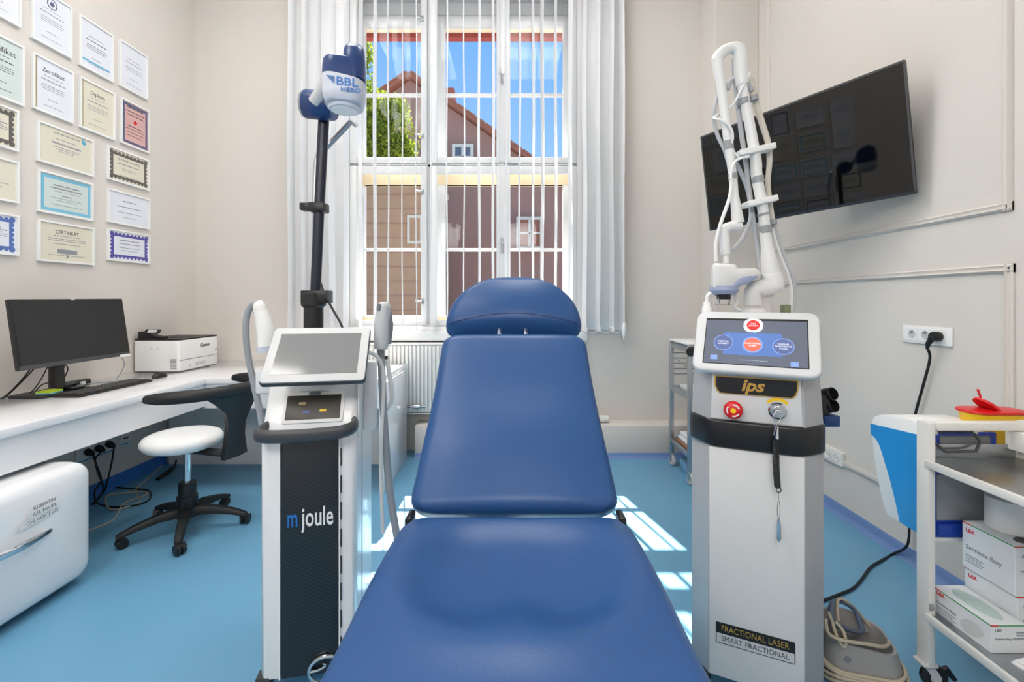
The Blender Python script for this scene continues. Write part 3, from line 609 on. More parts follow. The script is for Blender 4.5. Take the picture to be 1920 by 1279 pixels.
tag(MB().tube([pl[1], lwp(179, 860, .08), lwp(183, 885, .09), lwp(194, 915, .1), G(184, 935), G(176, 945)], .005, 8, smooth=6).build('power_cable', 'cable_black'), 'black power cable dropping straight from the middle desk plug', 'cable')
tag(MB().tube([pl[2], lwp(210, 865, .08), lwp(202, 900, .09), lwp(196, 920, .07), G(186, 932), G(172, 946)], .005, 8, smooth=6).build('power_cable', 'cable_black'), 'black power cable bowing right from the rightmost desk plug', 'cable')
tag(MB().tube([G(165, 996), G(212, 975), G(232, 945), G(270, 930), G(274, 922), G(235, 924), G(200, 930), G(206, 955), G(240, 950), G(262, 940), G(255, 918), G(280, 895), G(310, 868)], .0048, 8, smooth=6).build('network_cable', 'cable_beige'), 'beige network cable snaking over the floor behind the fridge', 'cable')
tag(MB().tube([lwp(332, 855, .05), G(325, 880), G(300, 898)], .006, 8, smooth=6).tube([G(325, 880) + Vector((0, 0, .01)), G(296, 900) + Vector((0, 0, .006))], .014, 8).build('loose_plug', 'cable_black'), 'loose black cable end with a connector behind the stool', 'cable')
# ------------------------------------------------------------------ stool
st = thing('swivel_stool', 'round white swivel stool with a black armrest ring on a five-star base', 'stool', (-1.795, 2.507, 0))
sc = Vector((-1.795, 2.507, 0)); Rs = .285
mb = MB(); mb.lathe([(.045, .10), (.05, .11), (.05, .185), (.042, .19), (.042, .255), (.036, .26)], 20, Matrix.Translation(sc)); mb.build('gas_lift_cover', 'black', st)
MB().lathe([(.019, .255), (.019, .43)], 16, Matrix.Translation(sc)).build('gas_lift', 'chrome', st)
MB().lathe([(.0, .07), (.055, .075), (.055, .12), (.045, .125), (0, .125)], 20, Matrix.Translation(sc)).build('hub', 'black', st)
for k in range(5):
    a = R(-62 + 72 * k); d = Vector((math.cos(a), math.sin(a), 0)); s_ = Vector((-d.y, d.x, 0))
    prof = lambda wd, zt_, zb: [(wd * .7, zt_), (wd, zt_ - .01), (wd, zb + .004), (-wd, zb + .004), (-wd, zt_ - .01), (-wd * .7, zt_)]
    rings = [[sc + d * r_ + s_ * a_ + Vector((0, 0, b_)) for a_, b_ in prof(wd, zt_, zb)] for r_, wd, zt_, zb in ((.03, .027, .125, .075), (.12, .024, .122, .08), (.22, .02, .098, .066), (.275, .018, .078, .052), (Rs + .012, .014, .068, .05))]
    leg = MB().loft(rings).build('leg', 'black_soft', st, 50)
    w0 = sc + d * Rs; ca_ = a + R(40 + 37 * k); cd = Vector((math.cos(ca_), math.sin(ca_), 0)); ax = Vector((-cd.y, cd.x, 0)); wc = w0 + cd * .012 + Vector((0, 0, .026))
    mb = MB(); 
    for sg in (-1, 1): mb.lathe([(.0, 0), (.022, 0), (.026, .004), (.026, .014), (.02, .018), (0, .018)], 16, axis_to(wc + ax * sg * .004, wc + ax * sg))
    cs = mb.build('caster', 'black', leg)
    mb = MB(); mb.tube([w0 + Vector((0, 0, .045)), w0 + Vector((0, 0, .065))], .01, 8); mb.tube([wc + ax * -.024 + Vector((0, 0, .014)), wc + ax * .024 + Vector((0, 0, .014))], .017, 10); mb.build('caster_hood', 'black', leg)
se = Vector((-1.815, 2.50, 0))
mb = MB(); mb.lathe([(0, .445), (.14, .446), (.172, .458), (.188, .48), (.189, .497), (.178, .515), (.15, .528), (.08, .533), (0, .534)], 40, Matrix.Translation(se) @ Matrix.Rotation(R(0), 4, 'X')); mb.build('seat', 'white', st, 60)
MB().box(-1.86, -1.74, 2.45, 2.57, .425, .447, .006).build('seat_plate', 'black', st)
ac = Vector((-1.755, 2.50, 0)); arc = []
for k in range(19):
    a = R(-92 + 178 * k / 18); rr_ = .315 + .02 * math.sin((k / 18) * math.pi); arc.append(ac + Vector((math.cos(a) * rr_, math.sin(a) * rr_, .775 + .012 * math.sin(k / 18 * math.pi))))
def barprof(p, t, k, n):
    t = t.normalized(); s_ = Vector((t.y, -t.x, 0)); e = .6 if k in (0, n) else (.9 if k in (1, n - 1) else 1)
    return [p + s_ * a_ * e + Vector((0, 0, b_ * e)) for a_, b_ in [(.028 * math.cos(q) * (1 if abs(math.cos(q)) < .9 else 1), .032 * math.sin(q)) for q in [R(22.5 + 30 * j) for j in range(12)]]]
rings = [barprof(arc[k], (arc[min(18, k + 1)] - arc[max(0, k - 1)]), k, 18) for k in range(19)]
MB().loft(rings).build('armrest', 'black_soft', st, 60)
def rad(a, r_, z): a = R(a); return ac + Vector((math.cos(a) * r_, math.sin(a) * r_, z))
rings = []
for (a0, a1, r_, z) in ((-48, 12, .315, .765), (-38, 8, .30, .72), (-28, 2, .285, .66), (-24, -2, .27, .60), (-24, -1, .262, .53), (-27, 2, .262, .46), (-28, 4, .262, .42)):
    rings.append([rad(a0, r_ - .012, z), rad((a0 + a1) / 2, r_ - .016, z), rad(a1, r_ - .012, z), rad(a1, r_ + .02, z), rad((a0 + a1) / 2, r_ + .024, z), rad(a0, r_ + .02, z)])
MB().loft(rings).build('back_support', 'black_soft', st, 40)
MB().tube([Vector((-1.80, 2.50, .436)), rad(-12, .27, .43)], .016, 8, flat=2.2).build('support_strut', 'black', st)
# ------------------------------------------------------------------ treatment chair
def cushion(mb, M, L, wf, th, r, bump=None, nl=40, nt=28):
    rings = []; ys = []
    for k in range(6): a = R(90 * k / 5); ys.append((r * (1 - math.cos(a)), r * (1 - math.sin(a))))
    ys2 = [(y, e) for y, e in ys] + [(r + (L - 2 * r) * k / nl, 0) for k in range(1, nl)] + [(L - y, e) for y, e in ys[::-1]]
    for y, e in ys2:
        w_ = max(wf(y / L) - e, .004); rr = max(min(r - e * .8, w_ * .9), .002); pts = []
        for k in range(nt + 1):
            x = -(w_ - rr) + 2 * (w_ - rr) * k / nt; z = -e + (bump(x, y) if bump else 0) * (1 - e / r); pts.append((x, y, z))
        for k in range(1, 5): a = R(90 - 90 * k / 4); pts.append((w_ - rr + rr * math.cos(a), y, pts[nt][2] - rr + rr * math.sin(a)))
        for k in range(0, 5): a = R(-90 * k / 4); pts.append((w_ - rr + rr * math.cos(a), y, -th + e + rr + rr * math.sin(a)))
        for k in range(0, 5): a = R(-90 - 90 * k / 4); pts.append((-w_ + rr + rr * math.cos(a), y, -th + e + rr + rr * math.sin(a)))
        for k in range(0, 4): a = R(180 - 90 * k / 4); pts.append((-w_ + rr + rr * math.cos(a), y, pts[0][2] - rr + rr * math.sin(a)))
        rings.append(pts)
    return mb.loft(rings, M)
tcn = thing('treatment_chair', 'blue upholstered reclining treatment chair in the middle of the room', 'treatment chair', (0, .75, 0))
def rc(t, w0, w1, rad_, L):        # straight taper with rounded plan corners at both ends
    w_ = w0 + (w1 - w0) * t; d = min(t, 1 - t) * L
    return w_ - (rad_ - math.sqrt(max(0, rad_ ** 2 - (rad_ - d) ** 2)) if d < rad_ else 0)
def seat_bump(x, y):
    ex = x / .215; ey = (y - .235) / .20
    d = ex ** 4 + ey ** 4
    dish = -.042 * math.exp(-d * 1.1)
    rim = .014 * math.exp(-((math.sqrt(ex * ex + ey * ey) - 1.25) / .28) ** 2) * (1 if y > .08 else y / .08)
    tongue = .016 * math.exp(-(x / .05) ** 2 - ((y - .40) / .06) ** 2)
    return dish + rim + tongue - .012 * (x / .3) ** 4
SL = 1.12; Ms = frame((0, 1.266, .668), (-1, 0, 0), (0, -1, 0), (0, 0, 1))
mb = MB(); cushion(mb, Ms, SL, lambda t: rc(t, .308, .326, .07, SL), .10, .035, seat_bump, 60, 40); mb.build('seat_cushion', 'leather', tcn, 80)
b0, b1 = Vector((-.004, 1.262, .672)), Vector((-.006, 1.705, 1.138)); dd = (b1 - b0); BL = dd.length; dd.normalize(); bn = Vector((1, 0, 0)).cross(dd)
def back_bump(x, y): return .012 * math.exp(-((y - .2) / .13) ** 2) * (1 - (x / .3) ** 2) - .014 * (x / .28) ** 4 - .004 * math.exp(-((y - .42) / .1) ** 2)
mb = MB(); cushion(mb, frame(b0, (1, 0, 0), dd, bn), BL, lambda t: rc(t, .303, .268, .055, BL) - .008 * math.sin(t * math.pi), .10, .035, back_bump, 50, 30); mb.build('backrest_cushion', 'leather', tcn, 80)
h0, h1 = Vector((-.008, 1.735, 1.13)), Vector((-.008, 1.865, 1.358)); hd_ = h1 - h0; HL = hd_.length; hd_.normalize(); hn = Vector((1, 0, 0)).cross(hd_)
def head_w(t): return .264 * math.sqrt(max(1e-4, 1 - max(0, (t - .12) / .88) ** 2.1)) - (.008 * (1 - t / .08) ** 2 if t < .08 else 0)
def head_bump(x, y): return .035 * (1 - (x / .27) ** 2) * math.sin((min(1, y / HL) * .85 + .15) * math.pi) - .03 * math.exp(-(y / .03) ** 2)
mb = MB(); cushion(mb, frame(h0, (1, 0, 0), hd_, hn), HL, head_w, .095, .042, head_bump, 34, 30); mb.build('headrest_cushion', 'leather', tcn, 80)
mb = MB(); pts = []
for k in range(21):
    x = -.245 + .49 * k / 20; y = .036 + .028 * (1 - (x / .245) ** 2); pts.append(h0 + Vector((1, 0, 0)) * x + hd_ * y + hn * (head_bump(x, y) + .0005))
mb.tube(pts, .0016, 6); mb.build('headrest_seam', 'leather_seam', tcn)
for x in (-.055, .045): MB().tube([b1 + dd * -.05 + bn * -.04 + Vector((x, 0, 0)), h0 + hd_ * .06 + hn * -.03 + Vector((x, 0, 0))], .012, 10).build('headrest_rod', 'chrome', tcn)
for sg in (-1, 1):
    mb = MB(); mb.box(sg * .294 - .010, sg * .294 + .010, 1.25, 1.31, .58, .655, .008); mb.build('hinge_cover', 'black', tcn)
mb = MB(); mb.box(-.24, .24, .35, 1.2, .53, .575, .01); mb.build('seat_frame', 'white', tcn)
mb = MB(); mb.tube([b0 + bn * -.12 + dd * .06, b1 + bn * -.12 - dd * .08], .02, 8); mb.build('back_frame', 'dgrey', tcn)
mb = MB(); mb.box(-.13, .13, .62, .88, .10, .54, .02); mb.build('lift_column', 'white', tcn)
mb = MB(); mb.prism(rrect(.52, .78, .06), .10, Matrix.Translation((0, .72, 0)), .02); mb.build('base', 'white', tcn)
# ------------------------------------------------------------------ light therapy machine on the left (marked mjoule)
u1, bk1 = Vector((.981, .194, 0)).normalized(), Vector((-.194, .981, 0)).normalized()
MJ = frame((-.653, 1.448, 0), u1, bk1, (0, 0, 1))
M_('mj_white', (228, 229, 231), .28, var=.01, coat=.2)
mj = thing('light_therapy_machine', 'tall white light therapy machine with black front panel lettered mjoule', 'machine', (-.653, 1.648, 0))
SIDE = frame((0, 0, 0), (0, 1, 0), (0, 0, 1), (1, 0, 0))      # polygon (depth, height) extruded along width
mb = MB(MJ); mb.prism([(0, .07), (0, .80), (.012, .845), (.11, 1.03), (.17, 1.06), (.40, 1.0), (.44, .9), (.44, .07)], .286, SIDE @ Matrix.Translation((0, 0, -.143)), .022, 4); mb.build('body', 'mj_white', mj, 50)
mb = MB(MJ); mb.box(.1425, .1445, .13, .133, .07, .86); mb.box(.1425, .1445, .012, .13, .838, .841); mb.build('panel_seam', 'mgrey', mj, 0)
M_('carbon', (14, 18, 24), .3, var=.6, scale=60, stretch=(6, 6, 1), coat=.3)
mb = MB(MJ); mb.prism(rrect(.170, .74, .006, 2), .005, frame((.004, .0, .44), (1, 0, 0), (0, 0, 1), (0, -1, 0)), .001); mb.build('front_panel', 'carbon', mj)
# diagonal weave of the panel as fine raised ribs
mb = MB(MJ)
for k in range(-10, 62):
    z0 = .07 + k * .0125; p = [(-.080, z0 + .17 * .55), (.088, z0)]
    (xa, za), (xb, zb) = p
    if za > .805: f_ = (.805 - zb) / (za - zb); xa, za = xb + (xa - xb) * f_, .805
    if zb < .075: f_ = (.075 - zb) / (za - zb); xb, zb = xb + (xa - xb) * f_, .075
    if za <= zb: continue
    mb.poly([(xa, -.0053, za), (xb, -.0053, zb), (xb, -.0053, zb + .0035), (xa, -.0053, za + .0035)])
M_('carbon_rib', (30, 36, 46), .35, coat=.3); mb.build('panel_weave', 'carbon_rib', mj, 0)
for sg in (-1, 1): mb = MB(MJ); mb.box(.004 + sg * .0885 - .002, .004 + sg * .0885 + .002, -.008, .001, .07, .81); mb.build('panel_edge', 'white', mj)
for k in range(8): mb = MB(MJ); mb.box(.0955, .0985, -.0045, .0, .12 + k * .086, .175 + k * .086); mb.build('side_slot', 'black', mj, 0)
FM = frame((0, -.0065, 0), (1, 0, 0), (0, 0, 1), (0, -1, 0))
mb = MB(); mb.text('m', .082, MJ @ FM @ Matrix.Translation((-.063, .566, 0)), .0006, .52, align='LEFT', bold=.001); mb.build('lettering', 'blue_text', mj, 0)
mb = MB(); mb.text('joule', .086, MJ @ FM @ Matrix.Translation((-.020, .566, 0)), .0006, .56, align='LEFT', bold=.001); mb.build('lettering', 'white', mj, 0)
mb = MB(MJ); cE = [(.055 + .052 * math.cos(R(a)), -.012, .085 + .042 * math.sin(R(a))) for a in range(60, 330, 15)]
mb.tube(cE, [.002] + [.006] * (len(cE) - 2) + [.003], 8, smooth=2); mb.tube([(.003, -.012, .085), (.03, -.012, .088), (.052, -.012, .098), (.045, -.012, .106)], [.005, .005, .004, .003], 8, smooth=3); mb.build('emblem', 'chrome', mj)
# grab handle
mb = MB(MJ)
hp = [(-.128, .03, .848), (-.136, -.01, .846), (-.135, -.045, .845), (-.10, -.062, .842), (0, -.068, .842), (.10, -.062, .845), (.135, -.04, .850), (.138, .0, .850), (.132, .03, .850)]
mb.tube(hp, .021, 10, smooth=4, flat=.55); mb.build('grab_handle', 'dgrey', mj, 60)
# sloping tray with a smoked cover
sl = Vector((0, .098, .185)).normalized(); MT = MJ @ frame((.006, .048, .918), (1, 0, 0), sl, Vector((1, 0, 0)).cross(sl))
mb = MB(MT); mb.prism(rrect(.185, .10, .006), .004, Matrix.Translation((0, -.018, 0)), .001); mb.build('tray_bezel', 'white', mj)
mb = MB(MT); mb.prism(rrect(.165, .078, .002, 2), .003, Matrix.Translation((0, -.018, .003)), .0005); M_('smoked', (62, 58, 52), .4, var=.25, scale=14); mb.build('tray_cover', 'smoked', mj)
for (x, y, c_) in ((-.035, -.005, 'tan'), (.03, -.030, 'yellow'), (-.02, -.033, 'b_blue')): mb = MB(MT); mb.box(x - .010, x + .010, y - .004, y + .004, .0055, .0066); mb.build('tray_tab', c_, mj, 0)
mb = MB(MT); mb.prism(rrect(.036, .013, .005), .006, Matrix.Translation((.0, .026, .003)), .002); mb.build('tray_latch', 'mgrey', mj)
mb = MB(MT); mb.prism(rrect(.09, .03, .004), .004, Matrix.Translation((.0, .052, 0)), .001); mb.build('card_slot', 'white', mj)
# tablet screen
ux = Vector((.294, .058, 0)).normalized(); tn = Vector((.134, -.683, .718)).normalized(); tn = (tn - ux * tn.dot(ux)).normalized(); tv_ = tn.cross(ux)
MS = frame((-.6315, 1.468, 1.08), ux, tv_, tn)
mb = MB(MS); mb.prism(rrect(.304, .224, .012), .018, Matrix.Translation((0, 0, -.020)), .003); mb.build('screen_back', 'dgrey', mj)
mb = MB(MS); mb.prism(rrect(.300, .220, .012), .004, Matrix.Translation((0, 0, -.003)), .001); mb.build('screen_bezel', 'lgrey', mj)
M_('tablet', (128, 129, 131), .09, var=.01); mb = MB(MS); mb.box(-.125, .125, -.082, .083, .001, .002); mb.build('screen', 'tablet', mj, 0)
mb = MB(); mb.tube([Vector((-.633, 1.50, 1.04)), Vector((-.64, 1.56, .99))], .03, 12); mb.build('screen_mount', 'mj_white', mj)
# casters
for lx, ly in ((-.135, .02), (.135, .02), (-.135, .42), (.135, .42)):
    mb = MB(MJ); mb.lathe([(0, -.014), (.03, -.014), (.034, -.008), (.034, .008), (.03, .014), (0, .014)], 16, frame((lx, ly, .034), (0, 1, 0), (0, 0, 1), (1, 0, 0))); cs = mb.build('caster', 'black', mj)
    mb = MB(MJ); mb.prism([(-.03, .03), (.03, .03), (.02, .075), (-.02, .075)], .044, frame((lx - .022, ly, 0), (0, 1, 0), (0, 0, 1), (1, 0, 0)), .004); mb.build('caster_fork', 'dgrey', cs)
# black mast with its clamps
pY = 1.78
P = lambda x, y, Y=pY: W(x, y, Y)
mb = MB(); mb.lathe([(.036, 0), (.036, .09), (.046, .10), (.046, .145), (.04, .148)], 20, axis_to(P(588, 611) - Vector((0, 0, .02)), P(588, 540))); mb.build('mast_socket', 'black', mj)
mb = MB(); a = P(590, 568); b_ = P(590, 545); mb.box(a.x - .04, a.x + .058, pY - .035, pY + .035, a.z - .002, b_.z, .004); mb.build('mast_clamp', 'black', mj)
mb = MB(); mb.tube([P(591, 560), P(598, 400), P(608, 205)], [.0195, .0195, .0205], 14); M_('mast', (22, 28, 46), .35); mb.build('mast', 'mast', mj)
mb = MB(); a = P(597, 389); mb.box(a.x - .03, a.x + .032, pY - .03, pY + .03, a.z - .02, a.z + .016, .005); mb.box(a.x - .066, a.x - .022, pY - .022, pY + .02, a.z - .014, a.z + .016, .006); mb.build('cable_clip', 'black', mj)
mb = MB(); mb.tube([P(601, 530, 1.75), P(607, 548, 1.75), P(622, 577, 1.75), P(641, 612, 1.72), P(650, 650, 1.70)], .0045, 8, smooth=5); mb.build('mast_cable', 'cable_black', mj)
# mast top joint, arm and light head
j0, j1 = P(570, 195, 1.74), P(627, 199, 1.74)
mb = MB(); mb.lathe([(.050, .006), (.053, .012), (.054, (j1 - j0).length - .01), (.05, (j1 - j0).length)], 24, axis_to(j0, j1)); mb.build('mast_joint', 'blue_navy', mj)
mb = MB(); mb.lathe([(0, -.004), (.046, -.003), (.051, .004), (.05, .012)], 24, axis_to(j0, j1)); mb.build('joint_cap', 'grey', mj)
mb = MB(); mb.tube([P(590, 192, 1.70), P(618, 150, 1.66), P(640, 115, 1.64)], [.024, .022, .02], 14); mb.build('head_arm', 'lgrey', mj)
hY = 1.60; hc = W(646, 150, hY); MH = Matrix.Translation((hc.x, hY, 0)) @ Matrix.Rotation(R(16), 4, 'Z')
zz = lambda y: H - (y - CY) * 1.53 / F
zw = lambda y: H - (y - CY) * 1.59 / F
zf = lambda y: H - (y - CY) * 1.575 / F
def hring(z, s=1.0, dz=0.0, sy=1.0): return [(x * s, y * s * sy, z + dz * x) for x, y in rrect(.138, .150, .045, 6)]
mb = MB(MH); mb.loft([hring(zw(198), .84), hring(zw(195), .90), hring(zw(188), .96), hring(zz(165), 1.0), hring(zz(139), 1.01, -.12)]); M_('head_white', (205, 210, 222), .35); mb.build('head_shell', 'head_white', mj, 50)
mb = MB(MH); mb.loft([hring(zz(139) + .0005, 1.012, -.12), hring(zz(120), 1.0, -.05), hring(zz(106), .97), hring(zz(101), .90), hring(zz(100), .8)]); mb.build('head_cap', 'blue_navy', mj, 50)
rings = []
for z, s in ((zz(140), 1.0), (zz(106), 1.0), (zf(97), .94), (zf(89), .83), (zf(82), .66), (zf(78), .48), (zf(75), .24), (zf(74.3), .05)): rings.append([(.0335 + x * s + (1 - s) * .003, -.012 + (y + .012) * s * s, z) for x, y in rrect(.073, .150, .034, 6)])
mb = MB(MH); mb.loft(rings); mb.build('head_fin', 'blue_navy', mj, 60)
mb = MB(MH); mb.lathe([(.050, 0), (.054, .006), (.054, .014)], 24, Matrix.Translation((.0, 0, zw(199) - .011))); mb.build('head_collar', 'head_white', mj)
mb = MB(MH); mb.lathe([(0, 0), (.040, 0), (.044, .004), (.044, .01)], 24, Matrix.Translation((.0, 0, zw(203) - .008))); mb.build('head_window', 'white', mj)
HF = MH @ frame((0, -.0765, 0), (1, 0, 0), (0, 0, 1), (0, -1, 0))
mb = MB(); mb.text('BBL', .038, HF @ Matrix.Translation((.014, zz(154), 0)), .0006, 1.15, bold=.0006); mb.text('HERO', .019, HF @ Matrix.Translation((.026, zz(168), 0)), .0006, 1.3, bold=.0004)
for k in range(4): mb.prism([(-.05 + k * .006, -k * .006 + .008), (-.024, -k * .006 + .008), (-.026, -k * .006 + .012), (-.05 + k * .006, -k * .006 + .012)], .0006, HF @ Matrix.Translation((0, zz(152), 0)))
mb.build('lettering', 'blue_text', mj, 0)
# silver support arm behind the mast
mb = MB(); mb.tube([P(590, 612, 1.86), P(590, 420, 1.86), P(593, 310, 1.86), P(602, 285, 1.86)], .011, 10, smooth=6); mb.tube([P(602, 287, 1.86), P(658, 228, 1.86)], .011, 10); mb.tube([P(657, 228, 1.86), P(669, 236, 1.86)], .009, 10); mb.build('fibre_support_arm', 'alu', mj)
# handpieces in their holders
h1_ = thing('treatment_handpiece', 'white handpiece with a grey hose on the left of the mjoule machine', 'handpiece', W(500, 650, 1.56), 'handpieces of the light therapy machine')
q = lambda x, y, Y=1.56: W(x, y, Y)
mb = MB(); mb.tube([q(503, 660), q(502, 648)], [.034, .036], 16); mb.build('nozzle', 'head_white', h1_)
mb = MB(); mb.tube([q(502, 648), q(500, 630), q(495, 605), q(489, 582)], [.031, .030, .026, .022], 16, smooth=3); mb.build('grip', 'white', h1_)
mb = MB(); mb.tube([q(489, 584), q(486, 573), q(482, 567)], [.0235, .021, .012], 16, smooth=3); mb.build('cap', 'white_warm', h1_)
mb = MB(); mb.tube([q(485, 570), q(474, 571), q(464, 588), q(461, 620), q(465, 665), q(475, 715), q(488, 775), q(495, 830)], .0105, 10, smooth=6); mb.build('hose', 'cable_grey', h1_)
mb = MB(MJ); mb.box(-.19, -.14, .10, .15, .94, 1.02, .008); mb.build('holder_left', 'mj_white', mj)
mb = MB(MJ); mb.box(.14, .185, .17, .24, .78, 1.03, .01); mb.box(.143, .147, .03, .12, .8, 1.0, .001); mb.build('holder_right', 'mj_white', mj)
h2_ = thing('treatment_handpiece', 'grey-white handpiece hanging upright on the right of the mjoule machine', 'handpiece', W(717, 650, 1.62), 'handpieces of the light therapy machine')
q = lambda x, y, Y=1.62: W(x, y, Y)
mb = MB(); mb.tube([q(714, 654), q(715, 640), q(716, 610), q(719, 585), q(720, 572), q(720, 566)], [.022, .026, .026, .024, .022, .012], 14, smooth=3); mb.build('grip', 'lgrey', h2_)
mb = MB(); mb.tube([q(729, 645, 1.63), q(731, 610, 1.63), q(728, 575, 1.63)], [.008, .012, .008], 10, smooth=3); mb.tube([q(710, 582, 1.60), q(711, 570, 1.60)], .008, 8); mb.build('side_cover', 'mgrey', h2_)
mb = MB(); mb.tube([q(714, 655), q(715, 672)], [.013, .011], 12); mb.build('strain_relief', 'mgrey', h2_)
mb = MB(); mb.tube([q(715, 672), q(717, 730), q(721, 800), q(727, 880), q(735, 950), q(746, 1015), q(752, 1060)], .013, 10, smooth=6); mb.build('hose', 'cable_grey', h2_)
mb = MB(); mb.tube([W(690, 660, 1.56), W(706, 668, 1.58), W(717, 690, 1.60), W(719, 740, 1.60), W(716, 800, 1.6), W(714, 880, 1.6), W(718, 1000, 1.6)], .0065, 8, smooth=6); mb.build('water_hose', 'cable_white', mj)
mb = MB(); mb.tube([W(724, 672, 1.66), W(730, 700, 1.66), W(735, 745, 1.66), W(728, 764, 1.66), W(716, 768, 1.66)], .008, 8, smooth=6); mb.build('hose_hook', 'cable_white', mj)
mb = MB(); mb.tube([W(722, 668, 1.66), W(724, 674, 1.66)], .009, 8); mb.build('hose_stop', 'black', mj)
# ------------------------------------------------------------------ fractional laser on the right
u2, bk2 = Vector((.904, -.429, 0)).normalized(), Vector((.429, .904, 0)).normalized()
LS = frame((.727, 1.394, 0), u2, bk2, (0, 0, 1))
M_('ls_body', (214, 214, 214), .4, var=.01); M_('ls_shaded', (166, 167, 170), .4, var=.01); M_('ls_screen_frame', (204, 206, 208), .35, var=.01); M_('gold', (214, 168, 84), .35, .6)  # darker side grey puts the shade of the chamfers into the colour
ls = thing('fractional_laser', 'tall grey laser machine with touch screen, black belt and articulated white arm', 'machine', (.81, 1.575, 0))
plan = lambda w, c, e, d: [(-w, 0), (w, 0), (w + e, c), (w + e, d), (-w - e, d), (-w - e, c)]
mb = MB(LS); mb.prism(plan(.131, .07, .054, .38), .73, Matrix.Translation((0, 0, .07)), .006); mb.build('column', 'ls_shaded', ls, 25)
mb = MB(LS); mb.box(-.128, .128, -.004, .004, .075, .79, .003); mb.build('front_plate', 'ls_body', ls)
def belt_plan(e):
    p = []
    for (x, y) in ((-.128, -.012), (.128, -.012), (.193, .062), (.193, .388), (-.193, .388), (-.193, .062)): p.append((x * (1 + e), y))
    return p
bm_ = bmesh.new(); mb = MB(LS)
def round_poly(pts, r, n=4):
    out = []; m_ = len(pts)
    for i in range(m_):
        p0, p1, p2 = Vector(pts[i - 1]), Vector(pts[i]), Vector(pts[(i + 1) % m_]); a = p1 + (p0 - p1).normalized() * r; b = p1 + (p2 - p1).normalized() * r
        for k in range(n + 1): t = k / n; q = a * (1 - t) ** 2 + p1 * 2 * t * (1 - t) + b * t * t; out.append((q.x, q.y))
    return out
mb.prism(round_poly(belt_plan(0), .03), .086, Matrix.Translation((0, 0, .792)), .008, 3); mb.build('belt', 'black', ls, 50)
rp = lambda s, y0: [(x * s, max(y, 0) * .97 + y0) for x, y in plan(.131, .07, .054, .38)]
mb = MB(LS); mb.loft([[(x, y, z) for x, y in rp(s, y0)] for z, s, y0 in ((.87, 1.0, 0), (.93, .985, .003), (1.04, .95, .012), (1.075, .94, .02))]); mb.build('upper_housing', 'ls_shaded', ls, 25)
mb = MB(LS); mb.prism([(-.124, .88), (.124, .88), (.118, 1.045), (-.118, 1.045)], .008, frame((0, .008, 0), (1, 0, 0), (0, 0, 1), (0, -1, 0)), .002); mb.build('control_panel', 'ls_body', ls)
pl_ = [(-.113, 1.014), (.113, 1.014), (.113, .985), (.107, .968), (.098, .960), (-.098, .960), (-.107, .968), (-.113, .985)]
PF = frame((0, 0, 0), (1, 0, 0), (0, 0, 1), (0, -1, 0))
mb = MB(LS); mb.prism(pl_, .0035, PF, z0=.0005); mb.build('name_plate_rim', 'gold', ls)
mb = MB(LS); mb.prism([(x * .965, .987 + (z - .987) * .92) for x, z in pl_], .0035, PF, z0=.0012); mb.build('name_plate', 'black', ls)
mb = MB(); mb.text('ips', .050, LS @ PF @ Matrix.Translation((-.008, .989, .005)), .0006, 1.1, shear=.25, bold=.0014); mb.build('lettering', 'gold', ls, 0)
# emergency stop
EB = LS @ PF @ Matrix.Translation((-.0595, .914, .001))
mb = MB(EB); mb.lathe([(.020, 0), (.020, .012), (.027, .014), (.027, .020), (.022, .026), (0, .028)], 24); mb.build('emergency_button', 'red', ls, 50)
mb = MB(EB); mb.lathe([(.008, .027), (.008, .029), (0, .029)], 16); mb.build('button_centre', 'yellow', ls)
mb = MB(EB)
for a0 in (20, 140, 260): mb.tube([(.0175 * math.cos(R(a0 + k * 10)), .0175 * math.sin(R(a0 + k * 10)), .0268) for k in range(8)], .0024, 6)
mb.build('button_arrows', 'white', ls)
KB = LS @ PF @ Matrix.Translation((.060, .921, .001))
mb = MB(KB); mb.lathe([(.025, 0), (.025, .004), (.021, .008), (.015, .008), (.014, .014), (0, .014)], 24); mb.build('key_lock', 'chrome', ls)
mb = MB(KB); o_, i_ = [], []
for k in range(13): a = R(40 + 100 * k / 12); o_.append((.038 * math.cos(a), .038 * math.sin(a) + .0)); i_.append((.029 * math.cos(a), .029 * math.sin(a)))
mb.prism(o_ + i_[::-1], .001); mb.build('key_scale', 'yellow', ls, 0)
mb = MB(KB); mb.box(-.009, .009, -.003, .003, .013, .028, .001); mb.lathe([(.011, -.001), (.011, .001)], 16, frame((0, -.004, .033), (1, 0, 0), (0, 1, 0), (0, 0, 1))); mb.build('key', 'chrome', ls)
# key ring, coil lanyard and pendant
lk = lambda x, y: Vector(((x - CX) * 1.335 / F, 1.335, H - (y - CY) * 1.335 / F))
mb = MB(); mb.tube([lk(1457 + 7 * math.cos(R(a)), 782 + 10 * math.sin(R(a))) for a in range(0, 360, 30)], .0012, 6, closed=True); mb.tube([lk(1454, 795), lk(1450, 815)], [.008, .004], 8, flat=.3); mb.tube([lk(1458, 800), lk(1456, 823)], [.003, .006], 8); mb.build('key_ring', 'chrome', ls)
mb = MB(); 
cp = [lk(1455, 825), lk(1455, 850), lk(1456, 885), lk(1458, 914)]
mb.tube(cp, .0072, 10, smooth=4); mb.build('lanyard_core', 'black', ls)
mb = MB(); hel = []
for k in range(30 * 8):
    t = k / (30 * 8 - 1); p = cp[0].lerp(cp[-1], t) + Vector((-.002 * math.sin(t * math.pi), 0, 0)); a = t * 30 * 2 * math.pi; hel.append(p + Vector((math.cos(a) * .0078, math.sin(a) * .0078, 0)))
mb.tube(hel, .0018, 5); mb.build('lanyard_coil', 'black', ls)
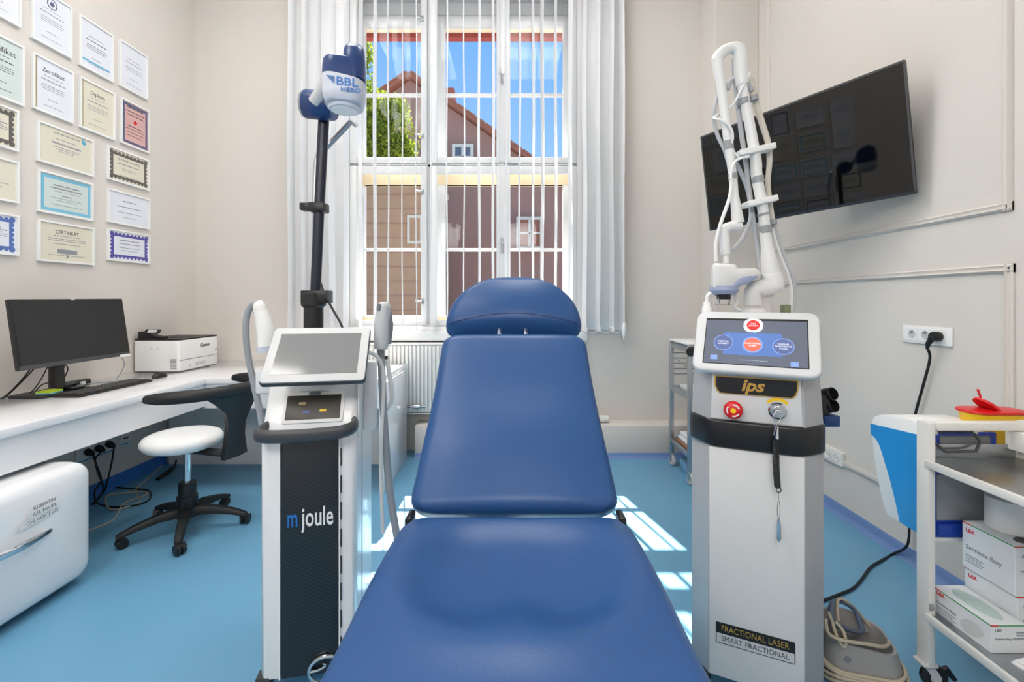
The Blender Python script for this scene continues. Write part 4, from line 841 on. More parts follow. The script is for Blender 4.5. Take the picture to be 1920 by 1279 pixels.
mb = MB(); mb.tube([lk(1460 + 4.5 * math.cos(R(a)), 919 + 4.5 * math.sin(R(a))) for a in range(0, 360, 30)], .0016, 6, closed=True); mb.tube([lk(1460, 925), lk(1460, 938)], .0007, 5); mb.tube([lk(1460 + 2.6 * math.cos(R(a)), 957 + 18 * math.sin(R(a))) for a in range(0, 360, 20)], .0007, 5, closed=True); mb.build('pendant_wire', 'dgrey', ls)
mb = MB(); mb.tube([lk(1460, 975), lk(1460, 980), lk(1460, 1008), lk(1460, 1014)], [.004, .0052, .0062, .004], 10); mb.build('pendant', 'chrome', ls)
# plate FRACTIONAL LASER / SMART FRACTIONAL
NP = LS @ PF @ Matrix.Translation((-.002, .213, .004))
mb = MB(NP); mb.prism(rrect(.214, .064, .004, 3), .0016); mb.build('model_plate_upper', 'black', ls, 0)
mb = MB(NP); mb.box(-.1045, .1045, -.0295, -.001, .001, .0022); mb.build('model_plate_lower', 'lgrey', ls, 0)
mb = MB(); mb.text('FRACTIONAL LASER', .026, NP @ Matrix.Translation((0, .0155, .0018)), .0004, .78); mb.build('lettering', 'gold', ls, 0)
mb = MB(); mb.text('SMART FRACTIONAL', .022, NP @ Matrix.Translation((0, -.0155, .0024)), .0004, .88); mb.build('lettering', 'dgrey', ls, 0)
# touch screen
sx_ = Vector((.285, -.167, 0)).normalized(); sn_ = Vector((-.418, -.699, .581)); sn_ = (sn_ - sx_ * sn_.dot(sx_)).normalized(); sy_ = sn_.cross(sx_)
SC = frame((.7355, 1.415, 1.1215), sx_, sy_, sn_)
mb = MB(SC); mb.prism(rrect(.345, .222, .03, 6), .026, Matrix.Translation((0, 0, -.022)), .008, 3); mb.build('screen_housing', 'ls_screen_frame', ls, 50)
mb = MB(SC); mb.box(-.142, .142, -.086, .082, .003, .0045); mb.build('screen_gap', 'black', ls, 0)
M_('lcd', (98, 104, 118), .15, var=.05, emit=.18); M_('lcd_blue', (88, 118, 178), .15, var=.08, emit=.3); M_('lcd_ring', (122, 150, 205), .2, emit=.4); M_('lcd_red', (214, 52, 48), .2, emit=.35); M_('lcd_orange', (222, 108, 88), .2, emit=.35); M_('lcd_white', (226, 232, 244), .2, emit=.5); M_('lcd_dark', (92, 104, 150), .2, emit=.25)
scr = MB(SC).box(-.139, .139, -.0835, .074, .004, .0052).build('screen', 'lcd', ls, 0)
def disc(x, y, r, z, mat, ry=1.0, name='icon'):
    mb = MB(SC @ Matrix.Translation((x, y, z)) @ Matrix.Diagonal((1, ry, 1, 1))); mb.lathe([(r, 0), (r, .0003)], 28); return mb.build(name, mat, scr, 0)
MB(SC).box(-.085, .075, -.052, .028, .0053, .0055).build('screen_glow_band', 'lcd_blue', scr, 0)
MB(SC).prism(rrect(.054, .05, .02), .0003, Matrix.Translation((-.004, .056, .0056))).build('icon', 'lcd_white', scr, 0)
disc(-.004, .057, .0185, .006, 'lcd_red'); disc(-.004, -.014, .0285, .006, 'lcd_ring'); disc(-.004, -.014, .0235, .0064, 'lcd_orange')
for x in (-.086, .078): disc(x, -.010 if x < 0 else -.016, .0285, .006, 'lcd_ring'); disc(x, -.010 if x < 0 else -.016, .0258, .0064, 'lcd_dark')
mb = MB()
for (x, y, rows) in ((-.004, .058, ('CO2', 'SYSTEM')), (-.004, -.014, ('FRACTIONAL', 'LASER')), (-.086, -.010, ('NORMAL', 'SURGERY')), (.078, -.016, ('VAGINAL', 'TIGHTENING', 'MODE'))):
    for i, s_ in enumerate(rows): mb.text(s_, .0075, SC @ Matrix.Translation((x, y + (len(rows) - 1) * .004 - i * .008, .0068)), .0002)
mb.text('____ ____ __ ___ ____ __', .007, SC @ Matrix.Translation((0, -.066, .0056)), .0002)
mb.build('screen_text', 'lcd_white', scr, 0)
for x, y in ((-.110, -.064), (.106, -.074)): MB(SC).box(x - .010, x + .010, y - .008, y + .008, .0056, .006).build('icon', 'lcd_ring', scr, 0)
# casters
for lx, ly in ((-.14, .06), (.14, .06), (-.14, .34), (.14, .34)):
    mb = MB(LS); mb.lathe([(0, -.014), (.032, -.014), (.036, -.008), (.036, .008), (.032, .014), (0, .014)], 16, frame((lx, ly, .036), (0, 1, 0), (0, 0, 1), (1, 0, 0))); cs = mb.build('caster', 'black', ls)
    mb = MB(LS); mb.box(lx - .02, lx + .02, ly - .02, ly + .02, .05, .075, .003); mb.build('caster_fork', 'dgrey', cs)
# side holder with black cups
mb = MB(); c = W(1552, 770, 1.47); mb.box(c.x - .03, c.x + .02, c.y - .03, c.y + .04, c.z - .045, c.z - .01, .004); mb.build('side_bracket', 'blue_navy', ls)
for (x, y) in ((1551, 740), (1553, 762)):
    p = W(x, y, 1.47); mb = MB(); mb.lathe([(.014, -.03), (.02, -.02), (.021, .02), (.018, .024), (.016, .02), (.015, .004), (0, .004)], 16, axis_to(p, p + Vector((.25, -1, .35)))); mb.build('cup', 'black', ls)
mb = MB(); a, b_ = W(1540, 738, 1.47), W(1548, 782, 1.47); mb.box(a.x - .02, b_.x, 1.45, 1.50, b_.z, a.z, .004); mb.build('cup_block', 'black', ls)
# articulated arm
aY = 1.60
A = lambda x, y, Y=aY: W(x, y, Y)
s_ = aY / F
M_('arm', (226, 226, 225), .35, var=.01); M_('arm_grey', (182, 184, 188), .45); M_('hose_beige', (208, 200, 188), .5)
def arm(name, pts, wpx, mat='arm', Y=aY, smooth=5, n=14, flat=1.0):
    w_ = wpx if isinstance(wpx, (list, tuple)) else [wpx] * len(pts)
    return MB().tube([W(p[0], p[1], p[2] if len(p) > 2 else Y) for p in pts], [v * .5 * s_ for v in w_], n, smooth=smooth, flat=flat).build(name, mat, ls, 50)
mb = MB(); c = A(1412, 583); mb.lathe([(.058, -.16), (.058, -.05), (.050, -.04), (.050, -.012), (.046, -.008), (.046, 0), (.04, .01)], 24, Matrix.Translation(c)); mb.build('arm_base', 'arm', ls, 40)
mb = MB(); mb.box(c.x - .028, c.x + .018, c.y - .056, c.y - .047, c.z - .03, c.z - .008, .002); mb.build('warning_sticker', 'red', ls)
arm('shoulder_joint', [(1412, 572), (1412, 552), (1416, 545), (1426, 542), (1444, 540)], [32, 32, 36, 36, 34])
arm('elbow_joint', [(1453, 548), (1450, 538), (1447, 520), (1446, 512)], [30, 40, 38, 33])
arm('upper_tube', [(1446, 514), (1441, 485), (1437, 456), (1430.6, 395), (1419, 331), (1417, 301), (1406, 235), (1395, 182), (1390, 150)], [33, 28, 20, 19, 20, 20, 18, 17, 18])
arm('upper_sleeve', [(1392, 160), (1390, 145), (1388.5, 112)], [22, 25, 25])
arm('top_elbow', [(1388.5, 114), (1387, 98), (1380, 91), (1370, 90), (1357, 96), (1347, 106), (1345, 114)], [25, 25, 24, 19, 20, 22, 22])
arm('lower_tube', [(1345, 112), (1348, 135), (1353.5, 169), (1364, 257), (1374, 331), (1377, 365), (1382, 405), (1384, 418)], [22, 19, 17, 16, 15, 15, 21, 23])
arm('wrist_joint', [(1388, 424), (1380, 424), (1366, 426), (1357, 432), (1358, 442)], [20, 21, 18, 20, 18])
arm('wrist_tube', [(1358, 440), (1360, 470), (1361, 478)], [19, 18.5, 16]); arm('wrist_neck', [(1361, 476), (1361.5, 494)], [11, 11])
arm('counter_bar', [(1376, 112, 1.63), (1378, 150, 1.63), (1384, 202, 1.63), (1391, 257, 1.63), (1399.4, 311, 1.63), (1403, 343, 1.63), (1412, 411, 1.63), (1424, 479, 1.63), (1427, 508, 1.63)], 9, 'arm_grey')
arm('side_tube', [(1406, 150, 1.62), (1411, 168, 1.62), (1419, 200, 1.62), (1430, 235, 1.62), (1440, 268, 1.62), (1443, 300, 1.62), (1440, 340, 1.62), (1443, 375, 1.62), (1449, 415, 1.62), (1453, 430, 1.62)], [15, 14, 12, 11, 10.5, 10, 9, 9, 9, 9], 'hose_beige')
arm('smoke_hose', [(1452, 428, 1.62), (1458, 447, 1.62), (1469, 479, 1.62), (1483, 513, 1.62), (1490, 547, 1.62), (1487, 585, 1.62)], 9, 'arm_grey'); arm('thin_hose', [(1448, 428, 1.61), (1454, 450, 1.61), (1465, 482, 1.61), (1478, 515, 1.61), (1485, 548, 1.61), (1483, 585, 1.61)], 5, 'arm')
arm('loop_hose', [(1364, 168, 1.61), (1367, 156, 1.61), (1378, 146, 1.61), (1392, 147, 1.61), (1401, 156, 1.61), (1410, 170, 1.61)], 9, 'arm_grey')
arm('air_tube', [(1406, 137, 1.585), (1397, 155, 1.585), (1388, 172, 1.585), (1373, 197, 1.6), (1352, 212, 1.62), (1338, 221, 1.59), (1353.5, 226, 1.575), (1370, 240, 1.575), (1374, 257, 1.58), (1372, 272, 1.59), (1378, 288, 1.60), (1390, 295, 1.59), (1405, 293, 1.57)], 4.5, 'white')
arm('air_tube', [(1404, 294, 1.57), (1388, 297, 1.575), (1377, 305, 1.58), (1371, 322, 1.58), (1370, 336, 1.58)], 5, 'white')
arm('corrugated_hose', [(1347, 178, 1.62), (1340, 200, 1.62), (1339, 226, 1.62), (1346, 255, 1.62), (1358, 280, 1.615), (1364, 300, 1.61)], 7, 'arm_grey')
arm('air_hose', [(1372, 333, 1.585), (1368, 370, 1.585), (1352, 417, 1.585), (1342, 456, 1.585), (1343, 490, 1.585)], 6.5, 'white')
arm('return_hose', [(1377, 300, 1.62), (1390, 325, 1.63), (1403, 360, 1.64), (1408, 405, 1.63), (1395, 442, 1.62), (1378, 464, 1.61), (1366, 468, 1.60)], 8, 'arm_grey')
for (x0, y0, x1, y1) in ((1388, 286, 1455, 272), (1403, 382, 1459, 370)):
    a, b_ = W(x0, y0, 1.575), W(x1, y1, 1.575); d = (b_ - a); Lb = d.length; d.normalize()
    mb = MB(frame(a, d, (0, 1, 0), Vector(d).cross(Vector((0, 1, 0))))); mb.box(0, Lb, -.004, .05, -.010, .010, .003); mb.build('tube_bracket', 'white', ls)
for (x, y, w_, dx, dy) in ((1394.5, 190, 19, 3, 14), (1366, 272, 18, 3, 20), (1374, 331, 17, 2, 14), (1421, 337, 22, 3, 16), (1435.5, 430, 22, 3, 18), (1414, 184, 15, 3, 12), (1450, 416, 13, 2, 12), (1431, 402, 21, 2, 6)):
    arm('strap_band', [(x - dx * .3, y - dy * .38), (x + dx * .3, y + dy * .38)], w_, 'grey', smooth=0)
# scanner head of the arm
MHs = Matrix.Identity(4)
def hp_(x, y, Y): return W(x, y, Y)
outl = [(1334, 500), (1339, 493), (1379, 495), (1383, 503), (1417, 502), (1426, 510), (1428, 517), (1418, 524), (1395, 530), (1378, 544), (1367, 549), (1345, 549), (1333, 538)]
def outring(sc_, Y):
    cx_ = sum(p[0] for p in outl) / len(outl); cy_ = sum(p[1] for p in outl) / len(outl); return [W(cx_ + (x - cx_) * sc_, cy_ + (y - cy_) * sc_, Y) for x, y in round_poly(outl, 3, 2)]
mb = MB(); mb.loft([outring(.72, 1.545), outring(.92, 1.552), outring(1.0, 1.57), outring(1.0, 1.61), outring(.9, 1.628)]); mb.build('scanner_head', 'arm', ls, 50)
M_('arm_blue', (150, 160, 190), .4); mb = MB(); mb.tube([W(1372, 541, 1.548), W(1384, 531, 1.546), W(1400, 525, 1.546), W(1418, 518, 1.55)], [.006, .012, .013, .006], 10, smooth=4, flat=.5); mb.build('scanner_accent', 'arm_blue', ls)
c = W(1357, 545, 1.575); mb = MB(); mb.lathe([(.045, .016), (.048, .0), (.04, -.012), (.022, -.014), (.020, -.004), (0, -.004)], 24, Matrix.Translation(c)); mb.build('scanner_collar', 'arm_blue', ls)
mb = MB(); mb.lathe([(.021, -.030), (.023, -.026), (.023, -.010), (.019, -.010), (.019, -.030)], 24, Matrix.Translation(c)); mb.build('scanner_lens', 'black', ls)
c2 = W(1355, 572, 1.565); mb = MB(); mb.tube([c2 + Vector((.026 * math.cos(R(a)), .026 * math.sin(R(a)), 0)) for a in range(0, 360, 20)], .0016, 6, closed=True)
for sg in (-1, 1): mb.tube([c + Vector((sg * .02, -.006, -.02)), c2 + Vector((sg * .017, -.012, 0))], .003, 6)
mb.build('distance_guide', 'chrome', ls)
# connectors and small hoses at the left of the arm base
mb = MB(); a = W(1326, 590, 1.58); mb.lathe([(.018, -.03), (.018, .02), (.014, .03), (.012, .045)], 14, Matrix.Translation(a)); mb.build('hose_connector', 'white', ls)
arm('hand_hose', [(1326, 566, 1.58), (1327, 555, 1.58), (1337, 548, 1.58), (1350, 556, 1.60), (1372, 552, 1.62), (1382, 565, 1.62), (1378, 577, 1.60), (1390, 582, 1.60)], 7, 'white'); 
mb = MB(LS); mb.box(-.15, .15, .06, .34, 1.06, 1.10, .012); mb.build('top_deck', 'ls_body', ls)
mb = MB(); a = W(1474, 578, 1.6); mb.box(a.x - .012, a.x + .012, 1.59, 1.62, a.z - .10, a.z + .012, .003); M_('olive', (120, 130, 100), .5); mb.build('hose_holder', 'olive', ls)
# ------------------------------------------------------------------ television on the right wall
tl, tr, bl_, br = [Vector(p) for p in ((1.396, 3.461, 2.485), (2.07, 2.439, 2.532), (1.474, 3.482, 1.776), (2.148, 2.46, 1.823))]
S = .85; cc_ = Vector((0, 0, H)); cen = cc_ + (((tl + tr + bl_ + br) / 4) - cc_) * S
ux = (tr - tl).normalized(); uy = (tl - bl_); uy = (uy - ux * uy.dot(ux)).normalized(); un = ux.cross(uy)
TV = frame(cen, ux, uy, un); tw, th_ = 1.227 * S, .712 * S
tv = thing('television', 'large black flat television tilted out from the right wall', 'television', (1.86, 2.4, 2.0))
mb = MB(TV); mb.prism(rrect(tw, th_, .004, 2), .018, Matrix.Translation((0, 0, -.018)), .002); mb.box(-tw * .4, tw * .4, -th_ * .45, th_ * .2, -.05, -.016, .012); mb.build('casing', 'black', tv)
mb = MB(TV); ring2(mb, rrect(tw, th_, .004, 2), rrect(tw - .016, th_ - .020, .002, 2), .003, Matrix.Identity(4)); mb.build('bezel', 'dgrey', tv)
mb = MB(TV); mb.box(-tw / 2 + .008, tw / 2 - .008, -th_ / 2 + .012, th_ / 2 - .008, .0, .001); mb.build('screen', 'tvscreen', tv, 0)
mb = MB(TV); mb.box(-tw / 2 + .004, tw / 2 - .004, -th_ / 2, -th_ / 2 + .012, .0, .003); M_('tv_chin', (52, 66, 96), .2, .4); mb.build('chin', 'tv_chin', tv)
p0 = TV @ Vector((.05, 0, -.05)); mb = MB(); mb.tube([p0, Vector((1.62, 2.60, 2.0)), Vector((XR - .02, 2.45, 2.0))], .02, 8); mb.box(XR - .02, XR - .002, 2.35, 2.55, 1.85, 2.15); mb.build('wall_bracket', 'black', tv)
# ------------------------------------------------------------------ triple wall socket with a plug
ws = thing('wall_socket', 'white triple wall socket with a black plug on the right wall', 'socket', rw(1742, 629))
c = rw(1743, 629); y0s, y1s = rw(1789, 629).y, rw(1696, 629).y; wd = y1s - y0s
WS = frame((XR, (y0s + y1s) / 2, c.z), (0, -1, 0), (0, 0, 1), (-1, 0, 0))
mb = MB(WS); mb.prism(rrect(wd, .082, .004, 2), .010, None, .002); mb.build('plate', 'white', ws)
for k in (-1, 0, 1):
    mb = MB(WS @ Matrix.Translation((k * .071, 0, .010))); ring2(mb, rrect(.058, .058, .003, 5), rrect(.041, .041, .0204, 5), .003, Matrix.Identity(4)); mb.build('insert', 'white', ws)
    mb = MB(WS @ Matrix.Translation((k * .071, 0, .010))); mb.lathe([(.0204, .0001), (.0204, .0004), (0, .0004)], 20); mb.build('well', 'lgrey', ws, 0)
    mb = MB(WS @ Matrix.Translation((k * .071, 0, .0104))); mb.lathe([(.0024, 0), (.0024, .008), (0, .008)], 10, Matrix.Translation((0, .009, 0))); mb.box(-.006, .006, .012, .0135, 0, .001); mb.build('earth_pin', 'dgrey', ws)
pp = WS @ Vector((.071, 0, .012))
cd = thing('power_cable', 'black power cable from the triple wall socket down to the floor and the laser', 'cable', pp)
mb = MB(); mb.lathe([(.020, 0), (.022, .01), (.022, .028), (.017, .036), (0, .037)], 18, axis_to(pp, pp + Vector((-1, 0, 0)))); e = pp + Vector((-.03, .006, -.012)); mb.tube([e, e + Vector((-.004, .012, -.022)), e + Vector((-.004, .018, -.045))], [.014, .010, .006], 10); mb.build('plug', 'black', cd)
pts = [e + Vector((-.004, .018, -.04))] + [rw(x, y) + Vector((-.02, 0, 0)) for x, y in ((1752, 672), (1740, 720), (1730, 755), (1722, 787), (1716, 830), (1713, 900), (1713, 975))] + [Vector((1.852, 2.17, .09)), fl(1676, 1038, .007), fl(1655, 1050, .007), fl(1632, 1064, .007), fl(1615, 1087, .007), fl(1598, 1104, .007), fl(1570, 1116, .007), fl(1540, 1128, .007), fl(1500, 1146, .007)]
mb = MB(); mb.tube(pts, .0058, 8, smooth=5); mb.build('wire', 'cable_black', cd)
# ------------------------------------------------------------------ white trolley on the right
tx0, tx1, ty0, ty1 = 1.315, 1.665, .72, 1.506
tw_ = thing('white_trolley', 'white metal trolley with steel shelves at the right edge', 'trolley', (1.49, 1.1, 0))
zt_, zm, zl = .858, .735, .245
M_('tr_white', (232, 230, 224), .35, var=.01)
for x in (tx0, tx1 - .022):
    for y in (ty0, ty1 - .046):
        post = MB().box(x, x + .022, y, y + .046, .085, zt_, .003).build('post', 'tr_white', tw_)
        px_, py_ = x + .011, y + .023; cd_ = Vector((.985, -.17, 0)) if x < 1.5 else Vector((-.985, -.17, 0)); ax = Vector((-cd_.y, cd_.x, 0)); wc = Vector((px_, py_, .038)) + cd_ * .022
        mb = MB(); mb.lathe([(0, -.011), (.032, -.011), (.038, -.007), (.038, .007), (.032, .011), (0, .011)], 20, axis_to(wc, wc + ax)); cst = mb.build('caster', 'black', post)
        mb = MB(); mb.lathe([(.016, .0), (.016, .013)], 14, axis_to(wc, wc + ax)); mb.lathe([(.016, .0), (.016, .013)], 14, axis_to(wc, wc - ax)); mb.prism(rrect(.05, .05, .01), .008, Matrix.Translation((px_, py_, .077)), .002)
        for sg in (-1, 1): mb.loft([[wc + ax * sg * .014 + cd_ * a + Vector((0, 0, b)) + ax * q for a, b in ((-.008, -.006), (.008, -.006), (.006, .020), (-.010, .042), (-.040, .042), (-.022, .020))] for q in (-.0015, .0015)])
        mb.build('caster_fork', 'lgrey', post)
        mb = MB(); mb.tube([wc + cd_ * .03 + Vector((0, 0, .03)), wc + cd_ * .06 + Vector((0, 0, -.005))], [.012, .007], 8, flat=.7); mb.build('brake_lever', 'black', post)
for x in (tx0, tx1 - .034): MB().box(x + .004, x + .030, ty0 + .034, ty1 - .034, zt_ - .03, zt_ - .004, .003).build('top_rail', 'tr_white', tw_) if x > tx0 else None
MB().box(tx0 + .034, tx1 - .034, ty1 - .040, ty1 - .010, zt_ - .026, zt_, .003).build('top_rail', 'tr_white', tw_)
for z in (zm, zl):
    MB().box(tx0 + .006, tx1 - .006, ty0 + .006, ty1 - .006, z - .004, z, .001).build('shelf', 'steel', tw_)
    MB().box(tx0 - .004, tx0 + .008, ty0, ty1 - .034, z - .020, z + .004, .002).build('shelf_rim', 'tr_white', tw_)
    MB().box(tx1 - .008, tx1 + .004, ty0, ty1 - .034, z - .020, z + .004, .002).build('shelf_rim', 'tr_white', tw_)
    MB().box(tx0 + .034, tx1 - .034, ty1 - .010, ty1 - .006, z - .012, z + .045 if z > .5 else z + .03, .001).build('shelf_back', 'steel', tw_)
MB().box(tx1 - .06, tx1 + .0, ty1 - .08, ty1 + .0, zm + .03, zt_ - .03, .004).build('corner_box', 'tr_white', tw_)
for p in (W(1737, 1135, 1.47),): MB().tube([p, p + Vector((.012, 0, 0))], .016, 12).build('shelf_clamp', 'grey', tw_)
# ------------------------------------------------------------------ wall-hung waste bin behind the trolley
wb = thing('waste_bin', 'white and blue hanging waste bin behind the white trolley', 'bin', (1.5, 1.65, .45))
bx0, bx1 = 1.388, 1.60
def bprof(ye): return [(1.535, .443), (1.535, .80), (1.60, .832), (1.70, .826), (1.755, .812), (1.782, .797), (1.795, .77), (1.784, .655), (1.762, .56), (1.737, .479), (1.715, .444), (1.656, .446)]
mb = MB(frame((bx0, 0, 0), (0, 1, 0), (0, 0, 1), (1, 0, 0))); mb.prism(bprof(0), bx1 - bx0, None, .008, 2); mb.build('body', 'white', wb, 40)
def side(name, pts, mat, xo): mb = MB(frame((xo, 0, 0), (0, 1, 0), (0, 0, 1), (1, 0, 0))); mb.prism(pts, .0025); return mb.build(name, mat, wb, 0)
side('side_panel', [(1.54, .446), (1.54, .79), (1.792, .768), (1.789, .727), (1.775, .722), (1.760, .712), (1.748, .698), (1.735, .671), (1.698, .585), (1.674, .516), (1.655, .449)], 'blue_bright', bx0 - .003)
mb = MB(); mb.box(bx0 + .003, bx1, 1.525, 1.537, .46, .81, .004); mb.build('back_frame', 'blue_deep', wb)
mb = MB(); mb.box(bx0 + .02, bx1 - .025, 1.521, 1.527, .755, .80, .006); mb.build('back_recess', 'mgrey', wb)
mb = MB(); mb.prism([(bx0 + .01, .52), (bx1 - .04, .52), (bx1 - .045, .67), (bx0 + .01, .67)], .006, frame((0, 1.527, 0), (1, 0, 0), (0, 0, 1), (0, -1, 0)), .001); mb.build('back_recess', 'grey', wb)
mb = MB(); mb.box(bx0 + .012, bx1 - .08, 1.519, 1.527, .700, .722, .004); mb.build('back_slot', 'dgrey', wb)
mb = MB(); mb.box(bx0 + .01, bx1 - .03, 1.515, 1.53, .47, .51, .006); mb.build('bottom_ledge', 'blue_deep', wb)
hk = [W(1745, 812, 1.50), W(1752, 830, 1.49), W(1773, 847, 1.47), W(1830, 846, 1.47), W(1838, 828, 1.49), W(1826, 812, 1.50)]
mb = MB(); mb.tube(hk, .005, 8); mb.tube([W(1742, 810, 1.505), W(1830, 810, 1.505)], .005, 8); mb.build('hanging_handle', 'dgrey', wb)
for x, y in ((1752, 811), (1826, 811)): p = W(x, y, 1.502); mb = MB(); mb.lathe([(.007, 0), (.007, .006), (0, .006)], 10, axis_to(p, p + Vector((0, -1, 0)))); mb.build('bolt', 'chrome', wb)
# ------------------------------------------------------------------ sharps container
sh = thing('sharps_container', 'yellow sharps container with an open red lid on the trolley', 'container', (1.60, 1.58, .73))
sw = lambda x, y, Y=1.58: W(x, y, Y)
c = sw(1861, 785); 
def sring(z, a, b): return [(c.x + x, 1.585 + y, z) for x, y in rrect(a, b, min(a, b) * .45, 6)]
mb = MB(); mb.loft([sring(.737, .13, .075), sring(.77, .15, .085), sring(.864, .186, .098)]); mb.build('tub', 'yellow', sh, 50)
mb = MB(); mb.loft([sring(.864, .195, .104), sring(.867, .203, .110), sring(.873, .200, .108), sring(.876, .16, .085)]); mb.build('lid', 'red', sh, 50)
a, b_ = sw(1872, 775), sw(1835, 745); mb = MB(); d = (b_ - a).normalized(); mb.prism([(x, y) for x, y in rrect(.088, .07, .034)], .010, frame((a + b_) / 2, d, (0, 1, 0), Vector((0, 1, 0)).cross(d) * -1), .003); mb.build('flap', 'red', sh)
mb = MB(); mb.tube([sw(1839, 746), sw(1836, 738), sw(1833, 730)], .0035, 8, smooth=3); mb.tube([sw(1870, 770), sw(1876, 778)], .006, 8); mb.build('flap_tab', 'red', sh)
MB().box(1.612, 1.70, 1.537, 1.64, .725, .735, .002).build('support_bracket', 'steel', sh)
MB().box(1.612, 1.66, 1.505, 1.54, .715, .735, .002).build('bracket_arm', 'steel', sh)
# ------------------------------------------------------------------ glove boxes on the lower shelf
M_('carton', (226, 229, 232), .45, var=.01); M_('carton_top', (206, 207, 206), .45, var=.02); M_('green_edge', (60, 150, 80), .5); M_('print', (150, 156, 166), .6); M_('glove_mint', (188, 206, 200), .6, var=.1)
def glove_box(label, x0, x1, y0, y1, z0, z1, hole, face='long', ovals=True):
    t = thing('glove_box', label, 'box', ((x0 + x1) / 2, (y0 + y1) / 2, z0), 'cartons on the lower shelf of the white trolley')
    MB().box(x0, x1, y0, y1, z0, z1, .0015, 1).build('carton', 'carton', t, 0)
    cx_, cy_ = (x0 + x1) / 2, (y0 + y1) / 2
    if hole:
        mb = MB(); pts = [((x1 - x0) * .30 * math.cos(R(a)) , (y1 - y0) * .40 * math.sin(R(a))) for a in range(0, 360, 12)]; mb.prism(pts, .0012, Matrix.Translation((cx_, cy_, z1 - .0004))); mb.build('opening', hole, t, 0)
    mb = MB(); mb.box(x0 - .0006, x0 + .001, y0 + .001, y1 - .03, z1 - .004, z1 - .001); mb.build('green_edge', 'green_edge', t, 0); mb = MB(); mb.box(x0 + .02, x1, y0 - .0006, y0 + .001, z1 - .004, z1 - .001); mb.build('green_edge', 'green_edge', t, 0)
    mb = MB(); mb.box(x0 - .0008, x0 + .001, y1 - .03, y1 - .001, z1 - .004, z1 - .001); mb.build('red_edge', 'red', t, 0); mb = MB(); mb.box(x0, x0 + .02, y0 - .0008, y0 + .001, z1 - .004, z1 - .001); mb.build('red_edge', 'red', t, 0)
    LM = frame((x0 - .0006, cy_, (z0 + z1) / 2), (0, -1, 0), (0, 0, 1), (-1, 0, 0)); L_, h_ = y1 - y0, z1 - z0
    mb = MB(); mb.text('L&R', .016, LM @ Matrix.Translation((-L_ * .42, h_ * .34, 0)), .0002, align='LEFT', bold=.0004); mb.build('lettering', 'red', t, 0); mb = MB(); mb.text('Sentinex Easy', .020 if h_ > .1 else .012, LM @ Matrix.Translation((-L_ * .42, -h_ * .02, 0)), .0002, align='LEFT'); mb.build('lettering', 'mgrey', t, 0)
    mb = MB(LM)
    for k in range(4): mb.box(-L_ * .42, -L_ * .42 + L_ * (.36 - .05 * (k % 2)), -h_ * .20 - k * .007, -h_ * .20 - k * .007 + .0025, 0, .0003)
    mb.build('small_print', 'print', t, 0)['kind'] = 'stuff'
    FMx = frame((cx_, y0 - .0006, (z0 + z1) / 2), (1, 0, 0), (0, 0, 1), (0, -1, 0)); wv = x1 - x0
    mb = MB(); mb.text('L&R', .012, FMx @ Matrix.Translation((-wv * .40, h_ * .30, 0)), .0002, align='LEFT'); mb.build('lettering', 'mgrey', t, 0); mb = MB(); mb.text('Sentinex Easy Mono', .009, FMx @ Matrix.Translation((-wv * .40, 0, 0)), .0002, align='LEFT'); mb.build('lettering', 'mgrey', t, 0)
    mb = MB(FMx)
    for k in range(3): mb.box(wv * .22, wv * .44, h_ * .2 - k * .008, h_ * .2 - k * .008 + .004, 0, .0003)
    mb.build('small_print', 'print', t, 0)['kind'] = 'stuff'
    if ovals: mb = MB(LM @ Matrix.Translation((L_ * .2, -h_ * .1, 0)) @ Matrix.Rotation(R(20), 4, 'Z') @ Matrix.Diagonal((1.6, 1, 1, 1))); mb.lathe([(.022, 0), (.022, .0003)], 20); mb.build('print_oval', 'carton_top', t, 0)
    return t
glove_box('flat glove carton with a pale mint opening, lying at the front of the lower shelf', 1.352, 1.452, 1.305, 1.488, zl, zl + .081, 'glove_mint')
glove_box('white glove carton at the bottom of the stack, under the one with black opening', 1.462, 1.60, 1.336, 1.494, zl, .386, None)
glove_box('upper glove carton with a black opening and green edge, on top of the stack', 1.455, 1.605, 1.336, 1.495, .386, .533, None, ovals=False)
up = [o for o in bpy.data.objects if o.name.startswith('glove_box')][-1]
mb = MB(); mb.prism([(.058 * math.cos(R(a)), .026 * math.sin(R(a))) for a in range(0, 360, 12)], .0012, Matrix.Translation((1.545, 1.366, .5326))); mb.build('opening', 'black', up, 0)
pr_ = thing('paper_roll', 'roll of white paper standing on the upper glove carton', 'paper roll', (1.553, 1.437, .533))
mb = MB(); mb.lathe([(.024, 0), (.022, .002), (.022, .098), (.024, .10), (.05, .100), (.0575, .097), (.058, .004), (.055, 0)], 32, Matrix.Translation((1.548, 1.436, .533))); mb.build('roll', 'white_matt', pr_)
mb = MB(); mb.lathe([(.0218, .001), (.0218, .097), (.020, .097), (.020, .001)], 20, Matrix.Translation((1.548, 1.436, .533))); mb.build('core', 'grey', pr_)
tag(MB(Matrix.Translation((1.45, 1.235, zl)) @ Matrix.Rotation(R(12), 4, 'Z')).box(-.07, .10, -.05, .05, 0, .006, .001).box(-.06, .10, -.045, .048, .006, .011, .001).build('folded_papers', 'white_matt'), 'small stack of white papers beside the flat glove carton', 'paper')
